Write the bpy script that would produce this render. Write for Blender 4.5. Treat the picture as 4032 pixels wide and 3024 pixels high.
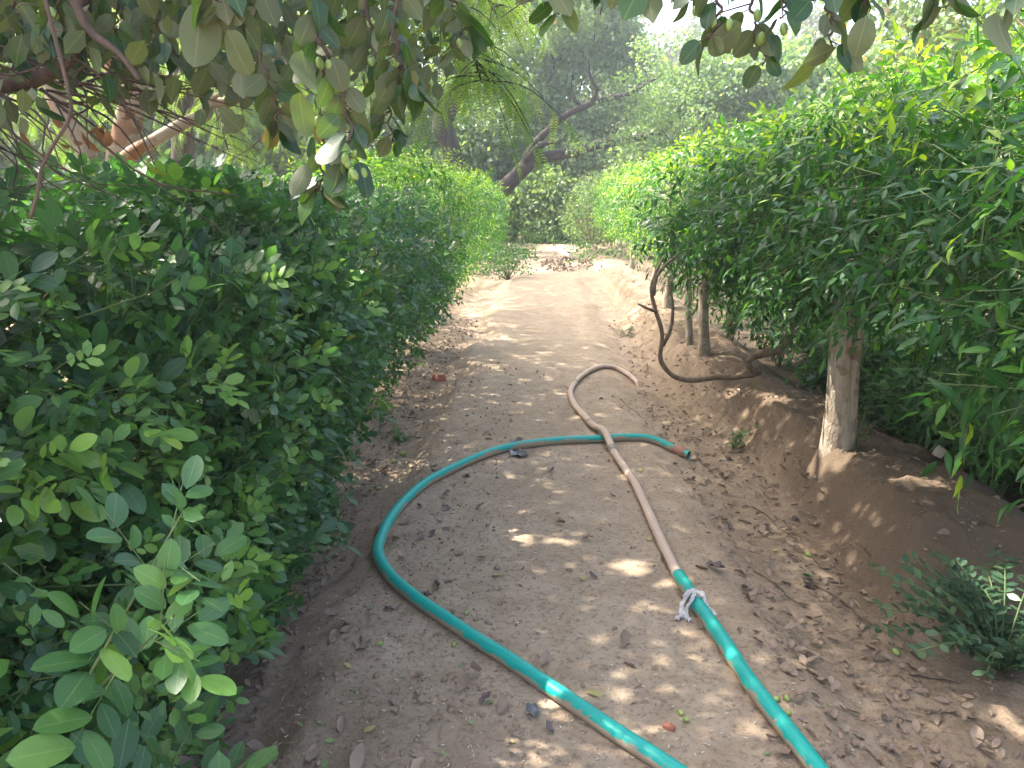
import bpy, math
import numpy as np
from mathutils import Vector, Matrix

for _o in list(bpy.data.objects):
    bpy.data.objects.remove(_o)
SC = bpy.context.scene
COL = SC.collection
RNG = np.random.default_rng(11)

# ------------------------------------------------------------------ camera
CAM_Z, PITCH, YAW = 1.5, math.radians(13.4), math.radians(2.9)
cam_data = bpy.data.cameras.new("camera")
cam_data.sensor_width = 36.0
cam_data.lens = 773.0 / 1024.0 * 36.0
cam_data.clip_start = 0.05
cam_data.clip_end = 1500.0
cam = bpy.data.objects.new("camera", cam_data)
COL.objects.link(cam)
cam.location = (0.0, 0.0, CAM_Z)
cam.rotation_euler = (math.pi / 2 - PITCH, 0.0, YAW)
SC.camera = cam

# ------------------------------------------------------------------ sky and sun
SUN = np.array([-0.54, 0.15, 0.83]); SUN /= np.linalg.norm(SUN)
world = bpy.data.worlds.new("World")
SC.world = world
world.use_nodes = True
wn = world.node_tree
for n in list(wn.nodes):
    wn.nodes.remove(n)
sky = wn.nodes.new("ShaderNodeTexSky")
sky.sky_type = 'NISHITA'
sky.sun_disc = False
sky.sun_elevation = math.asin(SUN[2])
sky.sun_rotation = math.atan2(SUN[0], SUN[1])
sky.air_density = 0.75
sky.dust_density = 6.0
sky.ozone_density = 0.6
bg = wn.nodes.new("ShaderNodeBackground")
bg.inputs[1].default_value = 0.15
wo = wn.nodes.new("ShaderNodeOutputWorld")
wn.links.new(sky.outputs[0], bg.inputs[0])
wn.links.new(bg.outputs[0], wo.inputs[0])

sun_data = bpy.data.lights.new("sun", 'SUN')
sun_data.energy = 2.45
sun_data.angle = math.radians(0.53)
sun_data.color = (1.0, 0.93, 0.82)
sun = bpy.data.objects.new("sun", sun_data)
COL.objects.link(sun)
sun.rotation_euler = Vector(SUN).to_track_quat('Z', 'Y').to_euler()
sun.location = (-10, 8, 20)

SC.view_settings.view_transform = 'Standard'
SC.view_settings.look = 'None'
SC.view_settings.exposure = 2.85
SC.view_settings.gamma = 1.0
SC.view_settings.use_curve_mapping = False
SC.render.engine = 'CYCLES'
cy = SC.cycles
cy.use_denoising = True
try:
    cy.denoiser = 'OPENIMAGEDENOISE'
    cy.denoising_input_passes = 'RGB_ALBEDO_NORMAL'
    cy.denoising_prefilter = 'ACCURATE'
except Exception:
    pass
cy.max_bounces = 7
cy.diffuse_bounces = 2
cy.glossy_bounces = 2
cy.transmission_bounces = 5
cy.volume_bounces = 0
cy.transparent_max_bounces = 8
cy.caustics_reflective = False
cy.caustics_refractive = False
cy.sample_clamp_indirect = 6.0

# ------------------------------------------------------------------ small maths
_PERM = np.random.default_rng(5).permutation(4096)
_VALS = np.random.default_rng(6).uniform(-1, 1, 4096)


def vnoise(p, seed=0):
    """smooth value noise, p (N,d), result about -1..1"""
    p = np.asarray(p, float)
    d = p.shape[1]
    i = np.floor(p).astype(np.int64)
    f = p - i
    f = f * f * (3 - 2 * f)
    out = np.zeros(len(p))
    for c in range(1 << d):
        h = np.full(len(p), seed * 131 % 4096, np.int64)
        w = np.ones(len(p))
        for k in range(d):
            b = (c >> k) & 1
            h = _PERM[(h + i[:, k] + b) & 4095]
            w = w * (f[:, k] if b else 1 - f[:, k])
        out += w * _VALS[h]
    return out


def fbm(p, octaves=4, seed=0, gain=0.5):
    p = np.asarray(p, float)
    a, out, s = 1.0, np.zeros(len(p)), 0.0
    for o in range(octaves):
        out += a * vnoise(p * (2.03 ** o), seed + o * 7)
        s += a
        a *= gain
    return out / s


def smooth(a, b, x):
    t = np.clip((np.asarray(x, float) - a) / (b - a), 0, 1)
    return t * t * (3 - 2 * t)


def norm(v):
    v = np.asarray(v, float)
    return v / np.maximum(np.linalg.norm(v, axis=-1, keepdims=True), 1e-9)


def frames(ydir, zhint):
    """rotation matrices (N,3,3): local y along ydir, local z near zhint"""
    y = norm(ydir)
    z = zhint - (zhint * y).sum(-1, keepdims=True) * y
    bad = np.linalg.norm(z, axis=-1) < 1e-4
    z[bad] = np.cross(y[bad], np.array([0.31, 0.77, 0.2]))
    z = norm(z)
    x = np.cross(y, z)
    return np.stack([x, y, z], -1)


def unit(n, rng=RNG):
    return norm(rng.normal(size=(n, 3)))


def catmull(pts, n):
    """resample a polyline (any number of columns) into n points"""
    p = np.asarray(pts, float)
    if len(p) == 2:
        t = np.linspace(0, 1, n)[:, None]
        return p[0] * (1 - t) + p[1] * t
    p = np.vstack([2 * p[0] - p[1], p, 2 * p[-1] - p[-2]])
    m = len(p) - 3
    u = np.linspace(0, m, n)
    k = np.minimum(u.astype(int), m - 1)
    t = (u - k)[:, None]
    a, b, c, d = p[k], p[k + 1], p[k + 2], p[k + 3]
    return 0.5 * (2 * b + (c - a) * t + (2 * a - 5 * b + 4 * c - d) * t ** 2 + (3 * b - a - 3 * c + d) * t ** 3)


# ------------------------------------------------------------------ ground height
def height(x, y):
    x = np.asarray(x, float); y = np.asarray(y, float)
    x, y = np.broadcast_arrays(x, y)
    shp = x.shape
    x = x.ravel(); y = y.ravel()
    p2 = np.stack([x, y], 1)
    wob = 0.10 * vnoise(np.stack([y * 0.9, y * 0 + 3], 1), 3) + 0.05 * vnoise(np.stack([y * 2.9, y * 0 + 9], 1), 4)
    xl = -0.86 + wob
    xr = 0.56 + 0.28 * np.clip((6 - y) / 4, 0, 1) + 0.7 * wob
    ridge = smooth(xl - 0.10, xl + 0.16, x + 0.05 * vnoise(p2 * 5, 31)) * (1 - smooth(xr - 0.12, xr + 0.26, x + 0.05 * vnoise(p2 * 5, 32)))
    ridge *= 1 - smooth(15.5, 17.5, y)
    h = -0.09 + 0.10 * ridge
    h += 0.07 * smooth(15.5, 18, y)
    # right bank that carries the hedge trees
    xc = 1.64 - 0.28 * smooth(4.0, 6.8, y)
    bw = vnoise(np.stack([x * 0.8, y * 1.2], 1), 8)
    bank = smooth(xc - 0.39 + 0.06 * bw, xc - 0.10, x + 0.04 * vnoise(p2 * 6, 14)) * (1 - smooth(xc + 0.25, xc + 0.85, x))
    bank *= smooth(2.55, 3.15, y + 0.12 * vnoise(p2 * 3, 12)) * (1 - 0.6 * smooth(12, 18, y))
    h += bank * (0.27 + 0.06 * bw + 0.05 * fbm(p2 * 5.5, 4, 44, 0.6) + 0.012 * fbm(p2 * 30, 2, 45))
    h += 0.10 * smooth(xc + 0.4, xc + 1.2, x)
    h += 0.09 * smooth(-1.2, -1.8, x) * (0.6 + 0.5 * vnoise(p2 * 0.7, 15))
    # leaf pile far down the path
    h += 0.13 * np.exp(-(((x - 0.35) / 0.55) ** 2 + ((y - 18.3) / 0.9) ** 2))
    # roughness
    rough = 0.20 + 0.80 * np.clip(1 - ridge + 0.6 * smooth(0.1, -0.7, x) * smooth(3.2, 2.2, y), 0, 1)
    h += rough * (0.022 * fbm(p2 * 3.1, 3, 21) + 0.016 * fbm(p2 * 11, 3, 22) + 0.007 * fbm(p2 * 38, 2, 23))
    h -= 0.028 * rough * np.clip(fbm(p2 * 6.5, 3, 27) - 0.22, 0, 1)
    fade = smooth(-6, -5, x) * (1 - smooth(6, 7, x)) * smooth(0.2, 0.8, y) * (1 - smooth(36, 41, y))
    h = h * fade + (1 - fade) * (-0.03)
    return h.reshape(shp)


def hz(x, y):
    return float(height(np.array([x]), np.array([y]))[0])


# ------------------------------------------------------------------ mesh building
def raw_mesh(name, V, T, uv=None, tone=None, mat=None, flat=False):
    """triangle mesh from numpy arrays; uv per vertex, tone per vertex"""
    V = np.ascontiguousarray(V, np.float32); T = np.ascontiguousarray(T, np.int32)
    me = bpy.data.meshes.new(name)
    me.vertices.add(len(V))
    me.vertices.foreach_set("co", V.ravel())
    me.loops.add(len(T) * 3)
    me.loops.foreach_set("vertex_index", T.ravel())
    me.polygons.add(len(T))
    me.polygons.foreach_set("loop_start", np.arange(0, len(T) * 3, 3, dtype=np.int32))
    me.polygons.foreach_set("loop_total", np.full(len(T), 3, np.int32))
    if uv is not None:
        l = me.uv_layers.new(name="UVMap")
        l.data.foreach_set("uv", np.ascontiguousarray(uv, np.float32)[T.ravel()].ravel())
    if tone is not None:
        a = me.attributes.new("tone", 'FLOAT', 'POINT')
        a.data.foreach_set("value", np.ascontiguousarray(tone, np.float32))
    me.update()
    me.validate()
    if not flat:
        me.polygons.foreach_set("use_smooth", np.ones(len(T), bool))
    if mat is not None:
        me.materials.append(mat)
    return me


class Batch:
    def __init__(self):
        self.V, self.T, self.U, self.A, self.n = [], [], [], [], 0

    def add(self, V, T, U=None, tone=0.5):
        V = np.asarray(V, float)
        self.V.append(V)
        self.T.append(np.asarray(T) + self.n)
        self.U.append(np.zeros((len(V), 2)) if U is None else np.asarray(U, float))
        self.A.append(np.broadcast_to(np.asarray(tone, float), (len(V),)).copy())
        self.n += len(V)

    def tube(self, pts, rad, sides=8, n=None, tone=0.5, bumpy=0.0, seed=0, cap=True):
        p = np.asarray(pts, float)
        r = np.broadcast_to(np.asarray(rad, float), (len(p),))
        q = np.hstack([p, r[:, None]])
        q = catmull(q, n or len(p) * 4)
        self.add(*tube_arrays(q[:, :3], np.maximum(q[:, 3], 0.0004), sides, bumpy, seed, cap), tone)

    def leaves(self, tpl, R, P, S, tone):
        V, T, U = tpl
        N, n = len(P), len(V)
        if N == 0:
            return
        S = np.broadcast_to(np.asarray(S, float), (N,))
        W = np.einsum('nij,vj->nvi', R, V) * S[:, None, None] + P[:, None, :]
        TT = (T[None] + (np.arange(N) * n)[:, None, None]).reshape(-1, 3)
        self.add(W.reshape(-1, 3), TT, np.tile(U, (N, 1)), np.repeat(np.broadcast_to(tone, (N,)), n))

    def mesh(self, name, mat, flat=False):
        return raw_mesh(name, np.vstack(self.V), np.vstack(self.T), np.vstack(self.U), np.concatenate(self.A), mat, flat)


def tube_arrays(p, r, sides=8, bumpy=0.0, seed=0, cap=True):
    n = len(p)
    t = np.gradient(p, axis=0)
    t = norm(t)
    up = np.tile(np.array([0.0, 0.0, 1.0]), (n, 1))
    flatm = np.abs(t[:, 2]) > 0.92
    if flatm.mean() > 0.3:
        up = np.tile(np.array([0.0, 1.0, 0.0]), (n, 1))
    b = norm(np.cross(t, up) + 1e-6)
    for k in range(1, n):
        if np.dot(b[k], b[k - 1]) < 0:
            b[k] = -b[k]
    c = np.cross(b, t)
    a = np.linspace(0, 2 * np.pi, sides, endpoint=False)
    ring = b[:, None, :] * np.cos(a)[None, :, None] + c[:, None, :] * np.sin(a)[None, :, None]
    rr = np.repeat(r[:, None], sides, 1)
    if bumpy:
        q = (p[:, None, :] + ring * r[:, None, None]).reshape(-1, 3)
        rr = rr * (1 + bumpy * fbm(q / max(r.max() * 1.6, 0.01), 3, seed).reshape(n, sides))
    V = (p[:, None, :] + ring * rr[..., None]).reshape(-1, 3)
    L = np.concatenate([[0], np.cumsum(np.linalg.norm(np.diff(p, axis=0), axis=1))])
    U = np.stack([np.repeat(L, sides), np.tile(a / (2 * np.pi), n)], 1)
    i = np.arange(n - 1)[:, None] * sides
    j = np.arange(sides)[None]
    j2 = (j + 1) % sides
    A, B, C, D = i + j, i + j2, i + sides + j2, i + sides + j
    T = np.concatenate([np.stack([A, B, C], -1).reshape(-1, 3), np.stack([A, C, D], -1).reshape(-1, 3)])
    if cap:
        m = len(V)
        V = np.vstack([V, p[:1], p[-1:]])
        U = np.vstack([U, [[0, 0]], [[L[-1], 0]]])
        k = np.arange(sides); k2 = (k + 1) % sides
        T = np.concatenate([T, np.stack([k2, k, np.full(sides, m)], -1),
                            np.stack([(n - 1) * sides + k, (n - 1) * sides + k2, np.full(sides, m + 1)], -1)])
    return V, T, U


def leaf_tpl(nseg, ratio, p=1.0, q=0.8, fold=0.25, curl=0.25, wave=0.0, waves=3, stalk=0.0, twist=0.0, tip=0.0, blunt=0.0, skew=0.0):
    """unit-length leaf: base at origin, tip along +y, top face +z"""
    ts = np.linspace(0, 1, nseg + 1)
    ts = ts + blunt * 0.16 * np.sin(np.pi * ts) * (ts - 0.35) * 2
    V, U = [], []
    def mid(t):
        return np.array([twist * 0.1 * math.sin(t * 3), t + 0.0, -curl * t * t])
    V.append(mid(0)); U.append((0.5, 0))
    for t in ts[1:-1]:
        w = 0.5 * ratio * max(math.sin(math.pi * t ** p), 0) ** q * (1 - tip * t ** 3)
        m = mid(t)
        for s in (-1, 0, 1):
            dz = abs(s) * w * fold + (wave * math.sin(waves * 2 * math.pi * t + (1.3 if s > 0 else 0)) * abs(s) * ratio)
            V.append(m + np.array([s * w * (1 + skew * s), 0, dz])); U.append((0.5 + 0.5 * s, t))
    V.append(mid(1)); U.append((0.5, 1))
    V = np.array(V); V[:, 1] += stalk
    T = []
    k = nseg - 1
    T += [(0, 2, 1), (0, 3, 2)]
    for i in range(k - 1):
        a = 1 + 3 * i
        T += [(a, a + 1, a + 4), (a, a + 4, a + 3), (a + 1, a + 2, a + 5), (a + 1, a + 5, a + 4)]
    e = 1 + 3 * (k - 1)
    l = len(V) - 1
    T += [(e, e + 1, l), (e + 1, e + 2, l)]
    return V, np.array(T), np.array(U)


def diamond_tpl(ratio, curl=0.1):
    V = np.array([(0, 0, 0), (-ratio / 2, .45, 0.03), (ratio / 2, .45, 0.03), (0, 1, -curl)], float)
    return V, np.array([(0, 2, 1), (1, 2, 3)]), np.array([(0.5, 0), (0, .45), (1, .45), (0.5, 1)], float)


# ------------------------------------------------------------------ objects
def thing(name, label, cat, loc=(0, 0, 0), group=None, kind=None):
    o = bpy.data.objects.new(name, None)
    COL.objects.link(o)
    o.empty_display_size = 0.1
    o.location = loc
    o["label"] = label
    o["category"] = cat
    if group: o["group"] = group
    if kind: o["kind"] = kind
    return o


def part(name, me, parent, kind=None, label=None):
    """a part whose mesh is given in world coordinates, below an unrotated thing (or below a part)"""
    o = bpy.data.objects.new(name, me)
    COL.objects.link(o)
    o.parent = parent
    if parent is not None and parent.parent is None:
        o.location = -Vector(parent.location)
    if kind: o["kind"] = kind
    if label: o["label"] = label
    return o


def single(name, me, label, cat, group=None, loc=(0, 0, 0), rot=(0, 0, 0), scale=1.0):
    o = bpy.data.objects.new(name, me)
    COL.objects.link(o)
    o.location = loc; o.rotation_euler = rot; o.scale = (scale,) * 3
    o["label"] = label; o["category"] = cat
    if group: o["group"] = group
    return o


def structure(name, me):
    o = bpy.data.objects.new(name, me)
    COL.objects.link(o)
    o["kind"] = "structure"
    return o


def stuff(name, me, label, cat):
    o = bpy.data.objects.new(name, me)
    COL.objects.link(o)
    o["kind"] = "stuff"; o["label"] = label; o["category"] = cat
    return o


def leaf_objects(meshes, R, P, S, tone, root, name="leaf"):
    """each leaf one object; meshes is a list over tone steps"""
    base = np.array(root.location)
    for k in range(len(P)):
        i = int(np.clip(tone[k], 0, 0.999) * len(meshes))
        o = bpy.data.objects.new(name, meshes[i])
        COL.objects.link(o)
        o.parent = root
        M = np.eye(4); M[:3, :3] = R[k] * S[k]; M[:3, 3] = P[k] - base
        o.matrix_local = Matrix(M.tolist())


def pick_front(P, S, cap):
    """indices of the largest leaves that stand in front as seen from the path (they become single objects)"""
    q = P - np.array([0, 0, CAM_Z])
    x = q[:, 0] * math.cos(YAW) + q[:, 1] * math.sin(YAW)
    y = -q[:, 0] * math.sin(YAW) + q[:, 1] * math.cos(YAW)
    d = y * math.cos(PITCH) - q[:, 2] * math.sin(PITCH)
    v = y * math.sin(PITCH) + q[:, 2] * math.cos(PITCH)
    ok = (d > 0.3)
    d = np.maximum(d, 0.3)
    u, v = 773 * x / d + 512, 384 - 773 * v / d
    ok &= (u > -5) & (u < 1029) & (v > -5) & (v < 773)
    idx = np.where(ok)[0]
    idx = idx[np.argsort(d[idx])]
    seen, out = set(), []
    for i in idx:
        c = (int(u[i] // 11), int(v[i] // 11))
        if c in seen:
            continue
        seen.add(c); out.append(i)
    out = np.array(out, int)
    if len(out) == 0:
        return out
    out = out[np.argsort(-(S[out] / d[out]))]
    return out[:cap]


# ------------------------------------------------------------------ materials
def new_mat(name):
    m = bpy.data.materials.new(name)
    m.use_nodes = True
    nt = m.node_tree
    for n in list(nt.nodes):
        nt.nodes.remove(n)
    out = nt.nodes.new("ShaderNodeOutputMaterial")
    return m, nt, out


def N(nt, typ, **kw):
    n = nt.nodes.new(typ)
    for k, v in kw.items():
        setattr(n, k, v)
    return n


def link(nt, a, b):
    nt.links.new(a, b)


def mixc(nt, fac, a, b, mode='MIX'):
    n = N(nt, "ShaderNodeMix", data_type='RGBA', blend_type=mode)
    for sock, v in ((n.inputs[0], fac), (n.inputs[6], a), (n.inputs[7], b)):
        if hasattr(v, "is_linked"):
            link(nt, v, sock)
        elif isinstance(v, (int, float)):
            sock.default_value = v
        else:
            sock.default_value = (*v, 1.0)
    return n.outputs[2]


def mth(nt, op, a, b=None, clamp=False):
    n = N(nt, "ShaderNodeMath", operation=op, use_clamp=clamp)
    for sock, v in ((n.inputs[0], a), (n.inputs[1], b)):
        if v is None: continue
        if hasattr(v, "is_linked"): link(nt, v, sock)
        else: sock.default_value = v
    return n.outputs[0]


def ramp(nt, fac, stops):
    r = N(nt, "ShaderNodeValToRGB")
    e = r.color_ramp.elements
    while len(e) < len(stops):
        e.new(0.5)
    for k, (pos, c) in enumerate(stops):
        e[k].position = pos
        e[k].color = (*c, 1.0) if len(c) == 3 else c
    link(nt, fac, r.inputs[0])
    return r.outputs[0]


def noise(nt, scale, detail=3, rough=0.55, vec=None, dist=0.0):
    n = N(nt, "ShaderNodeTexNoise")
    n.inputs["Scale"].default_value = scale
    n.inputs["Detail"].default_value = detail
    n.inputs["Roughness"].default_value = rough
    n.inputs["Distortion"].default_value = dist
    if vec is None:
        g = N(nt, "ShaderNodeNewGeometry")
        vec = g.outputs["Position"]
    link(nt, vec, n.inputs["Vector"])
    return n.outputs[0]


def leaf_mat(name, stops, under=None, rough=0.42, transl=0.3, tcol=None, vein=0.0, spec=0.5, spots=None):
    m, nt, out = new_mat(name)
    at = N(nt, "ShaderNodeAttribute", attribute_name="tone")
    oi = N(nt, "ShaderNodeObjectInfo")
    t = mth(nt, 'ADD', at.outputs["Fac"], mth(nt, 'MULTIPLY', mth(nt, 'SUBTRACT', oi.outputs["Random"], 0.5), 0.12), True)
    col = ramp(nt, t, stops)
    uvn = N(nt, "ShaderNodeUVMap")
    sx = N(nt, "ShaderNodeSeparateXYZ"); link(nt, uvn.outputs[0], sx.inputs[0])
    u = mth(nt, 'ABSOLUTE', mth(nt, 'SUBTRACT', sx.outputs[0], 0.5))
    # uneven blade: slow blotches
    nz = noise(nt, 38, 2)
    col = mixc(nt, mth(nt, 'MULTIPLY', nz, 0.55), col, mixc(nt, 1.0, col, (0.55, 0.6, 0.5), 'MULTIPLY'))
    if spots:
        sp = ramp(nt, noise(nt, 160, 2), [(0.66, (0, 0, 0)), (0.72, (1, 1, 1))])
        col = mixc(nt, mth(nt, 'MULTIPLY', sp, 0.6), col, spots)
    ribs = None
    if vein:
        mid = mth(nt, 'MULTIPLY', mth(nt, 'LESS_THAN', u, 0.025), 0.6)
        side = mth(nt, 'PINGPONG', mth(nt, 'ADD', mth(nt, 'MULTIPLY', sx.outputs[1], 7.0), mth(nt, 'MULTIPLY', u, -5.0)), 0.5)
        side = mth(nt, 'MULTIPLY', mth(nt, 'LESS_THAN', side, 0.045), 0.18)
        ribs = mth(nt, 'MAXIMUM', mid, side)
        col = mixc(nt, mth(nt, 'MULTIPLY', ribs, vein), col, mixc(nt, 0.40, col, (0.45, 0.55, 0.25)))
    geo = N(nt, "ShaderNodeNewGeometry")
    base = col
    if under is not None:
        un = mixc(nt, 0.25, under, col)
        if ribs is not None:
            un = mixc(nt, mth(nt, 'MULTIPLY', ribs, 0.6), un, (0.14, 0.13, 0.08))
        base = mixc(nt, geo.outputs["Backfacing"], col, un)
    pb = N(nt, "ShaderNodeBsdfPrincipled")
    link(nt, base, pb.inputs["Base Color"])
    rr = mth(nt, 'ADD', mth(nt, 'MULTIPLY', geo.outputs["Backfacing"], 0.25), mth(nt, 'ADD', rough - 0.05, mth(nt, 'MULTIPLY', nz, 0.12)))
    link(nt, rr, pb.inputs["Roughness"])
    pb.inputs["Specular IOR Level"].default_value = spec
    tb = N(nt, "ShaderNodeBsdfTranslucent")
    tc = mixc(nt, 1.0, col, tcol or (2.2, 2.0, 0.9), 'MULTIPLY')
    link(nt, tc, tb.inputs[0])
    mx = N(nt, "ShaderNodeMixShader")
    mx.inputs[0].default_value = transl
    link(nt, pb.outputs[0], mx.inputs[1]); link(nt, tb.outputs[0], mx.inputs[2])
    link(nt, mx.outputs[0], out.inputs[0])
    return m


def bark_mat(name, c1, c2, c3=None, scale=14, stretch=0.25, bump=0.6, rough=0.85, patch=None):
    m, nt, out = new_mat(name)
    g = N(nt, "ShaderNodeNewGeometry")
    mp = N(nt, "ShaderNodeMapping"); mp.inputs["Scale"].default_value = (1, 1, stretch)
    link(nt, g.outputs["Position"], mp.inputs[0])
    n1 = noise(nt, scale, 5, 0.6, mp.outputs[0], 0.6)
    n2 = noise(nt, scale * 5, 4, 0.6, mp.outputs[0])
    col = mixc(nt, ramp(nt, n1, [(0.36, (0, 0, 0)), (0.64, (1, 1, 1))]), c1, c2)
    if c3:
        pt = noise(nt, patch or scale * 0.5, 2, 0.4, g.outputs["Position"], 0.4)
        col = mixc(nt, ramp(nt, pt, [(0.53, (0, 0, 0)), (0.57, (1, 1, 1))]), col, c3)
    col = mixc(nt, mth(nt, 'MULTIPLY', n2, 0.5), col, mixc(nt, 1.0, col, (0.5, 0.48, 0.45), 'MULTIPLY'))
    pb = N(nt, "ShaderNodeBsdfPrincipled")
    link(nt, col, pb.inputs["Base Color"])
    pb.inputs["Roughness"].default_value = rough
    pb.inputs["Specular IOR Level"].default_value = 0.25
    bp = N(nt, "ShaderNodeBump")
    bp.inputs["Strength"].default_value = bump
    bp.inputs["Distance"].default_value = 0.02
    link(nt, mth(nt, 'ADD', n1, mth(nt, 'MULTIPLY', n2, 0.35)), bp.inputs["Height"])
    link(nt, bp.outputs[0], pb.inputs["Normal"])
    link(nt, pb.outputs[0], out.inputs[0])
    return m


def plain_mat(name, c1, c2, scale=30, rough=0.8, spec=0.3, bump=0.3, transl=0.0):
    m, nt, out = new_mat(name)
    at = N(nt, "ShaderNodeAttribute", attribute_name="tone")
    oi = N(nt, "ShaderNodeObjectInfo")
    n1 = noise(nt, scale, 4, 0.6)
    f = mth(nt, 'ADD', mth(nt, 'MULTIPLY', n1, 0.6), mth(nt, 'MULTIPLY', mth(nt, 'ADD', at.outputs["Fac"], oi.outputs["Random"]), 0.35), True)
    col = mixc(nt, f, c1, c2)
    pb = N(nt, "ShaderNodeBsdfPrincipled")
    link(nt, col, pb.inputs["Base Color"])
    pb.inputs["Roughness"].default_value = rough
    pb.inputs["Specular IOR Level"].default_value = spec
    bp = N(nt, "ShaderNodeBump"); bp.inputs["Strength"].default_value = bump; bp.inputs["Distance"].default_value = 0.005
    link(nt, n1, bp.inputs["Height"]); link(nt, bp.outputs[0], pb.inputs["Normal"])
    if transl:
        tb = N(nt, "ShaderNodeBsdfTranslucent"); link(nt, col, tb.inputs[0])
        mx = N(nt, "ShaderNodeMixShader"); mx.inputs[0].default_value = transl
        link(nt, pb.outputs[0], mx.inputs[1]); link(nt, tb.outputs[0], mx.inputs[2])
        link(nt, mx.outputs[0], out.inputs[0])
    else:
        link(nt, pb.outputs[0], out.inputs[0])
    return m


def soil_mat():
    m, nt, out = new_mat("dry_sandy_soil")
    g = N(nt, "ShaderNodeNewGeometry")
    big = noise(nt, 1.1, 4, 0.6)
    med = noise(nt, 7.0, 5, 0.65)
    fine = noise(nt, 55, 5, 0.7)
    grain = noise(nt, 330, 3, 0.6)
    col = mixc(nt, ramp(nt, big, [(0.35, (0, 0, 0)), (0.68, (1, 1, 1))]), (0.355, 0.277, 0.194), (0.415, 0.330, 0.240))
    col = mixc(nt, ramp(nt, med, [(0.40, (0, 0, 0)), (0.72, (1, 1, 1))]), col, (0.290, 0.217, 0.147))
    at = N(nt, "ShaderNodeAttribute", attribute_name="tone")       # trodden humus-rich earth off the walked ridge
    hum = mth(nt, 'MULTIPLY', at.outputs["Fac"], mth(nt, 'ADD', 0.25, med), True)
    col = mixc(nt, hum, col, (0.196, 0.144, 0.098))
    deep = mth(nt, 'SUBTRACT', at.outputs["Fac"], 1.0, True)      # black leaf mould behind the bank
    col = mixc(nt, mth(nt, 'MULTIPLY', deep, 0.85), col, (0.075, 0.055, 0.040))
    col = mixc(nt, ramp(nt, fine, [(0.32, (1, 1, 1)), (0.50, (0, 0, 0))]), col, mixc(nt, 0.65, col, (0.11, 0.075, 0.052)))
    col = mixc(nt, ramp(nt, grain, [(0.60, (0, 0, 0)), (0.78, (1, 1, 1))]), col, mixc(nt, 0.35, col, (0.62, 0.50, 0.38)))
    pb = N(nt, "ShaderNodeBsdfPrincipled")
    link(nt, col, pb.inputs["Base Color"])
    pb.inputs["Roughness"].default_value = 0.95
    pb.inputs["Specular IOR Level"].default_value = 0.12
    b1 = N(nt, "ShaderNodeBump"); b1.inputs["Strength"].default_value = 0.8; b1.inputs["Distance"].default_value = 0.016
    hh = mth(nt, 'ADD', mth(nt, 'MULTIPLY', med, 0.5), mth(nt, 'ADD', mth(nt, 'MULTIPLY', fine, 0.55), mth(nt, 'MULTIPLY', grain, 0.16)))
    link(nt, hh, b1.inputs["Height"])
    link(nt, b1.outputs[0], pb.inputs["Normal"])
    link(nt, pb.outputs[0], out.inputs[0])
    return m


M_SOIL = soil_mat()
G = dict(
    murraya=leaf_mat("glossy_oval_leaf", [(0.0, (0.021, 0.066, 0.030)), (0.45, (0.050, 0.140, 0.045)), (0.72, (0.100, 0.230, 0.050)), (0.97, (0.21, 0.365, 0.070)), (1.0, (0.34, 0.29, 0.03))],
                     under=(0.060, 0.15, 0.065), rough=0.40, transl=0.28, vein=0.5, tcol=(1.7, 2.1, 0.8)),
    lance=leaf_mat("lance_leaf", [(0.0, (0.009, 0.044, 0.012)), (0.45, (0.021, 0.098, 0.020)), (0.75, (0.088, 0.215, 0.022)), (1.0, (0.26, 0.39, 0.036))],
                   under=(0.045, 0.14, 0.045), rough=0.40, transl=0.36, vein=0.5, tcol=(2.5, 2.4, 0.6), spec=0.32),
    jujube=leaf_mat("felt_backed_leaf", [(0.0, (0.012, 0.046, 0.018)), (0.5, (0.024, 0.072, 0.020)), (0.8, (0.065, 0.125, 0.024)), (1.0, (0.20, 0.165, 0.03))],
                    under=(0.092, 0.105, 0.046), rough=0.38, transl=0.26, vein=0.45, tcol=(2.8, 2.4, 0.5), spots=(0.10, 0.075, 0.03)),
    feather=leaf_mat("feathery_leaf", [(0.0, (0.060, 0.130, 0.022)), (0.6, (0.13, 0.235, 0.034)), (1.0, (0.25, 0.34, 0.05))], rough=0.5, transl=0.5, tcol=(2.0, 2.0, 0.9)),
    far=leaf_mat("woodland_leaf", [(0.0, (0.036, 0.076, 0.026)), (0.5, (0.080, 0.150, 0.045)), (0.85, (0.140, 0.215, 0.065)), (1.0, (0.20, 0.14, 0.07))], rough=0.5, transl=0.38),
    pale=leaf_mat("pale_creeper_leaf", [(0.0, (0.060, 0.130, 0.055)), (0.5, (0.115, 0.205, 0.085)), (1.0, (0.20, 0.29, 0.12))], rough=0.45, transl=0.40),
    gum=leaf_mat("gum_leaf", [(0.0, (0.060, 0.085, 0.050)), (1.0, (0.15, 0.19, 0.10))], rough=0.5, transl=0.35),
    herb=leaf_mat("herb_leaf", [(0.0, (0.028, 0.080, 0.030)), (0.6, (0.070, 0.170, 0.040)), (1.0, (0.15, 0.27, 0.05))], rough=0.45, transl=0.3, vein=0.3),
    round=leaf_mat("dusty_round_leaf", [(0.0, (0.030, 0.075, 0.045)), (0.6, (0.062, 0.130, 0.070)), (1.0, (0.12, 0.22, 0.08))], under=(0.12, 0.18, 0.11), rough=0.42, transl=0.25, vein=0.4),
)
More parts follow.
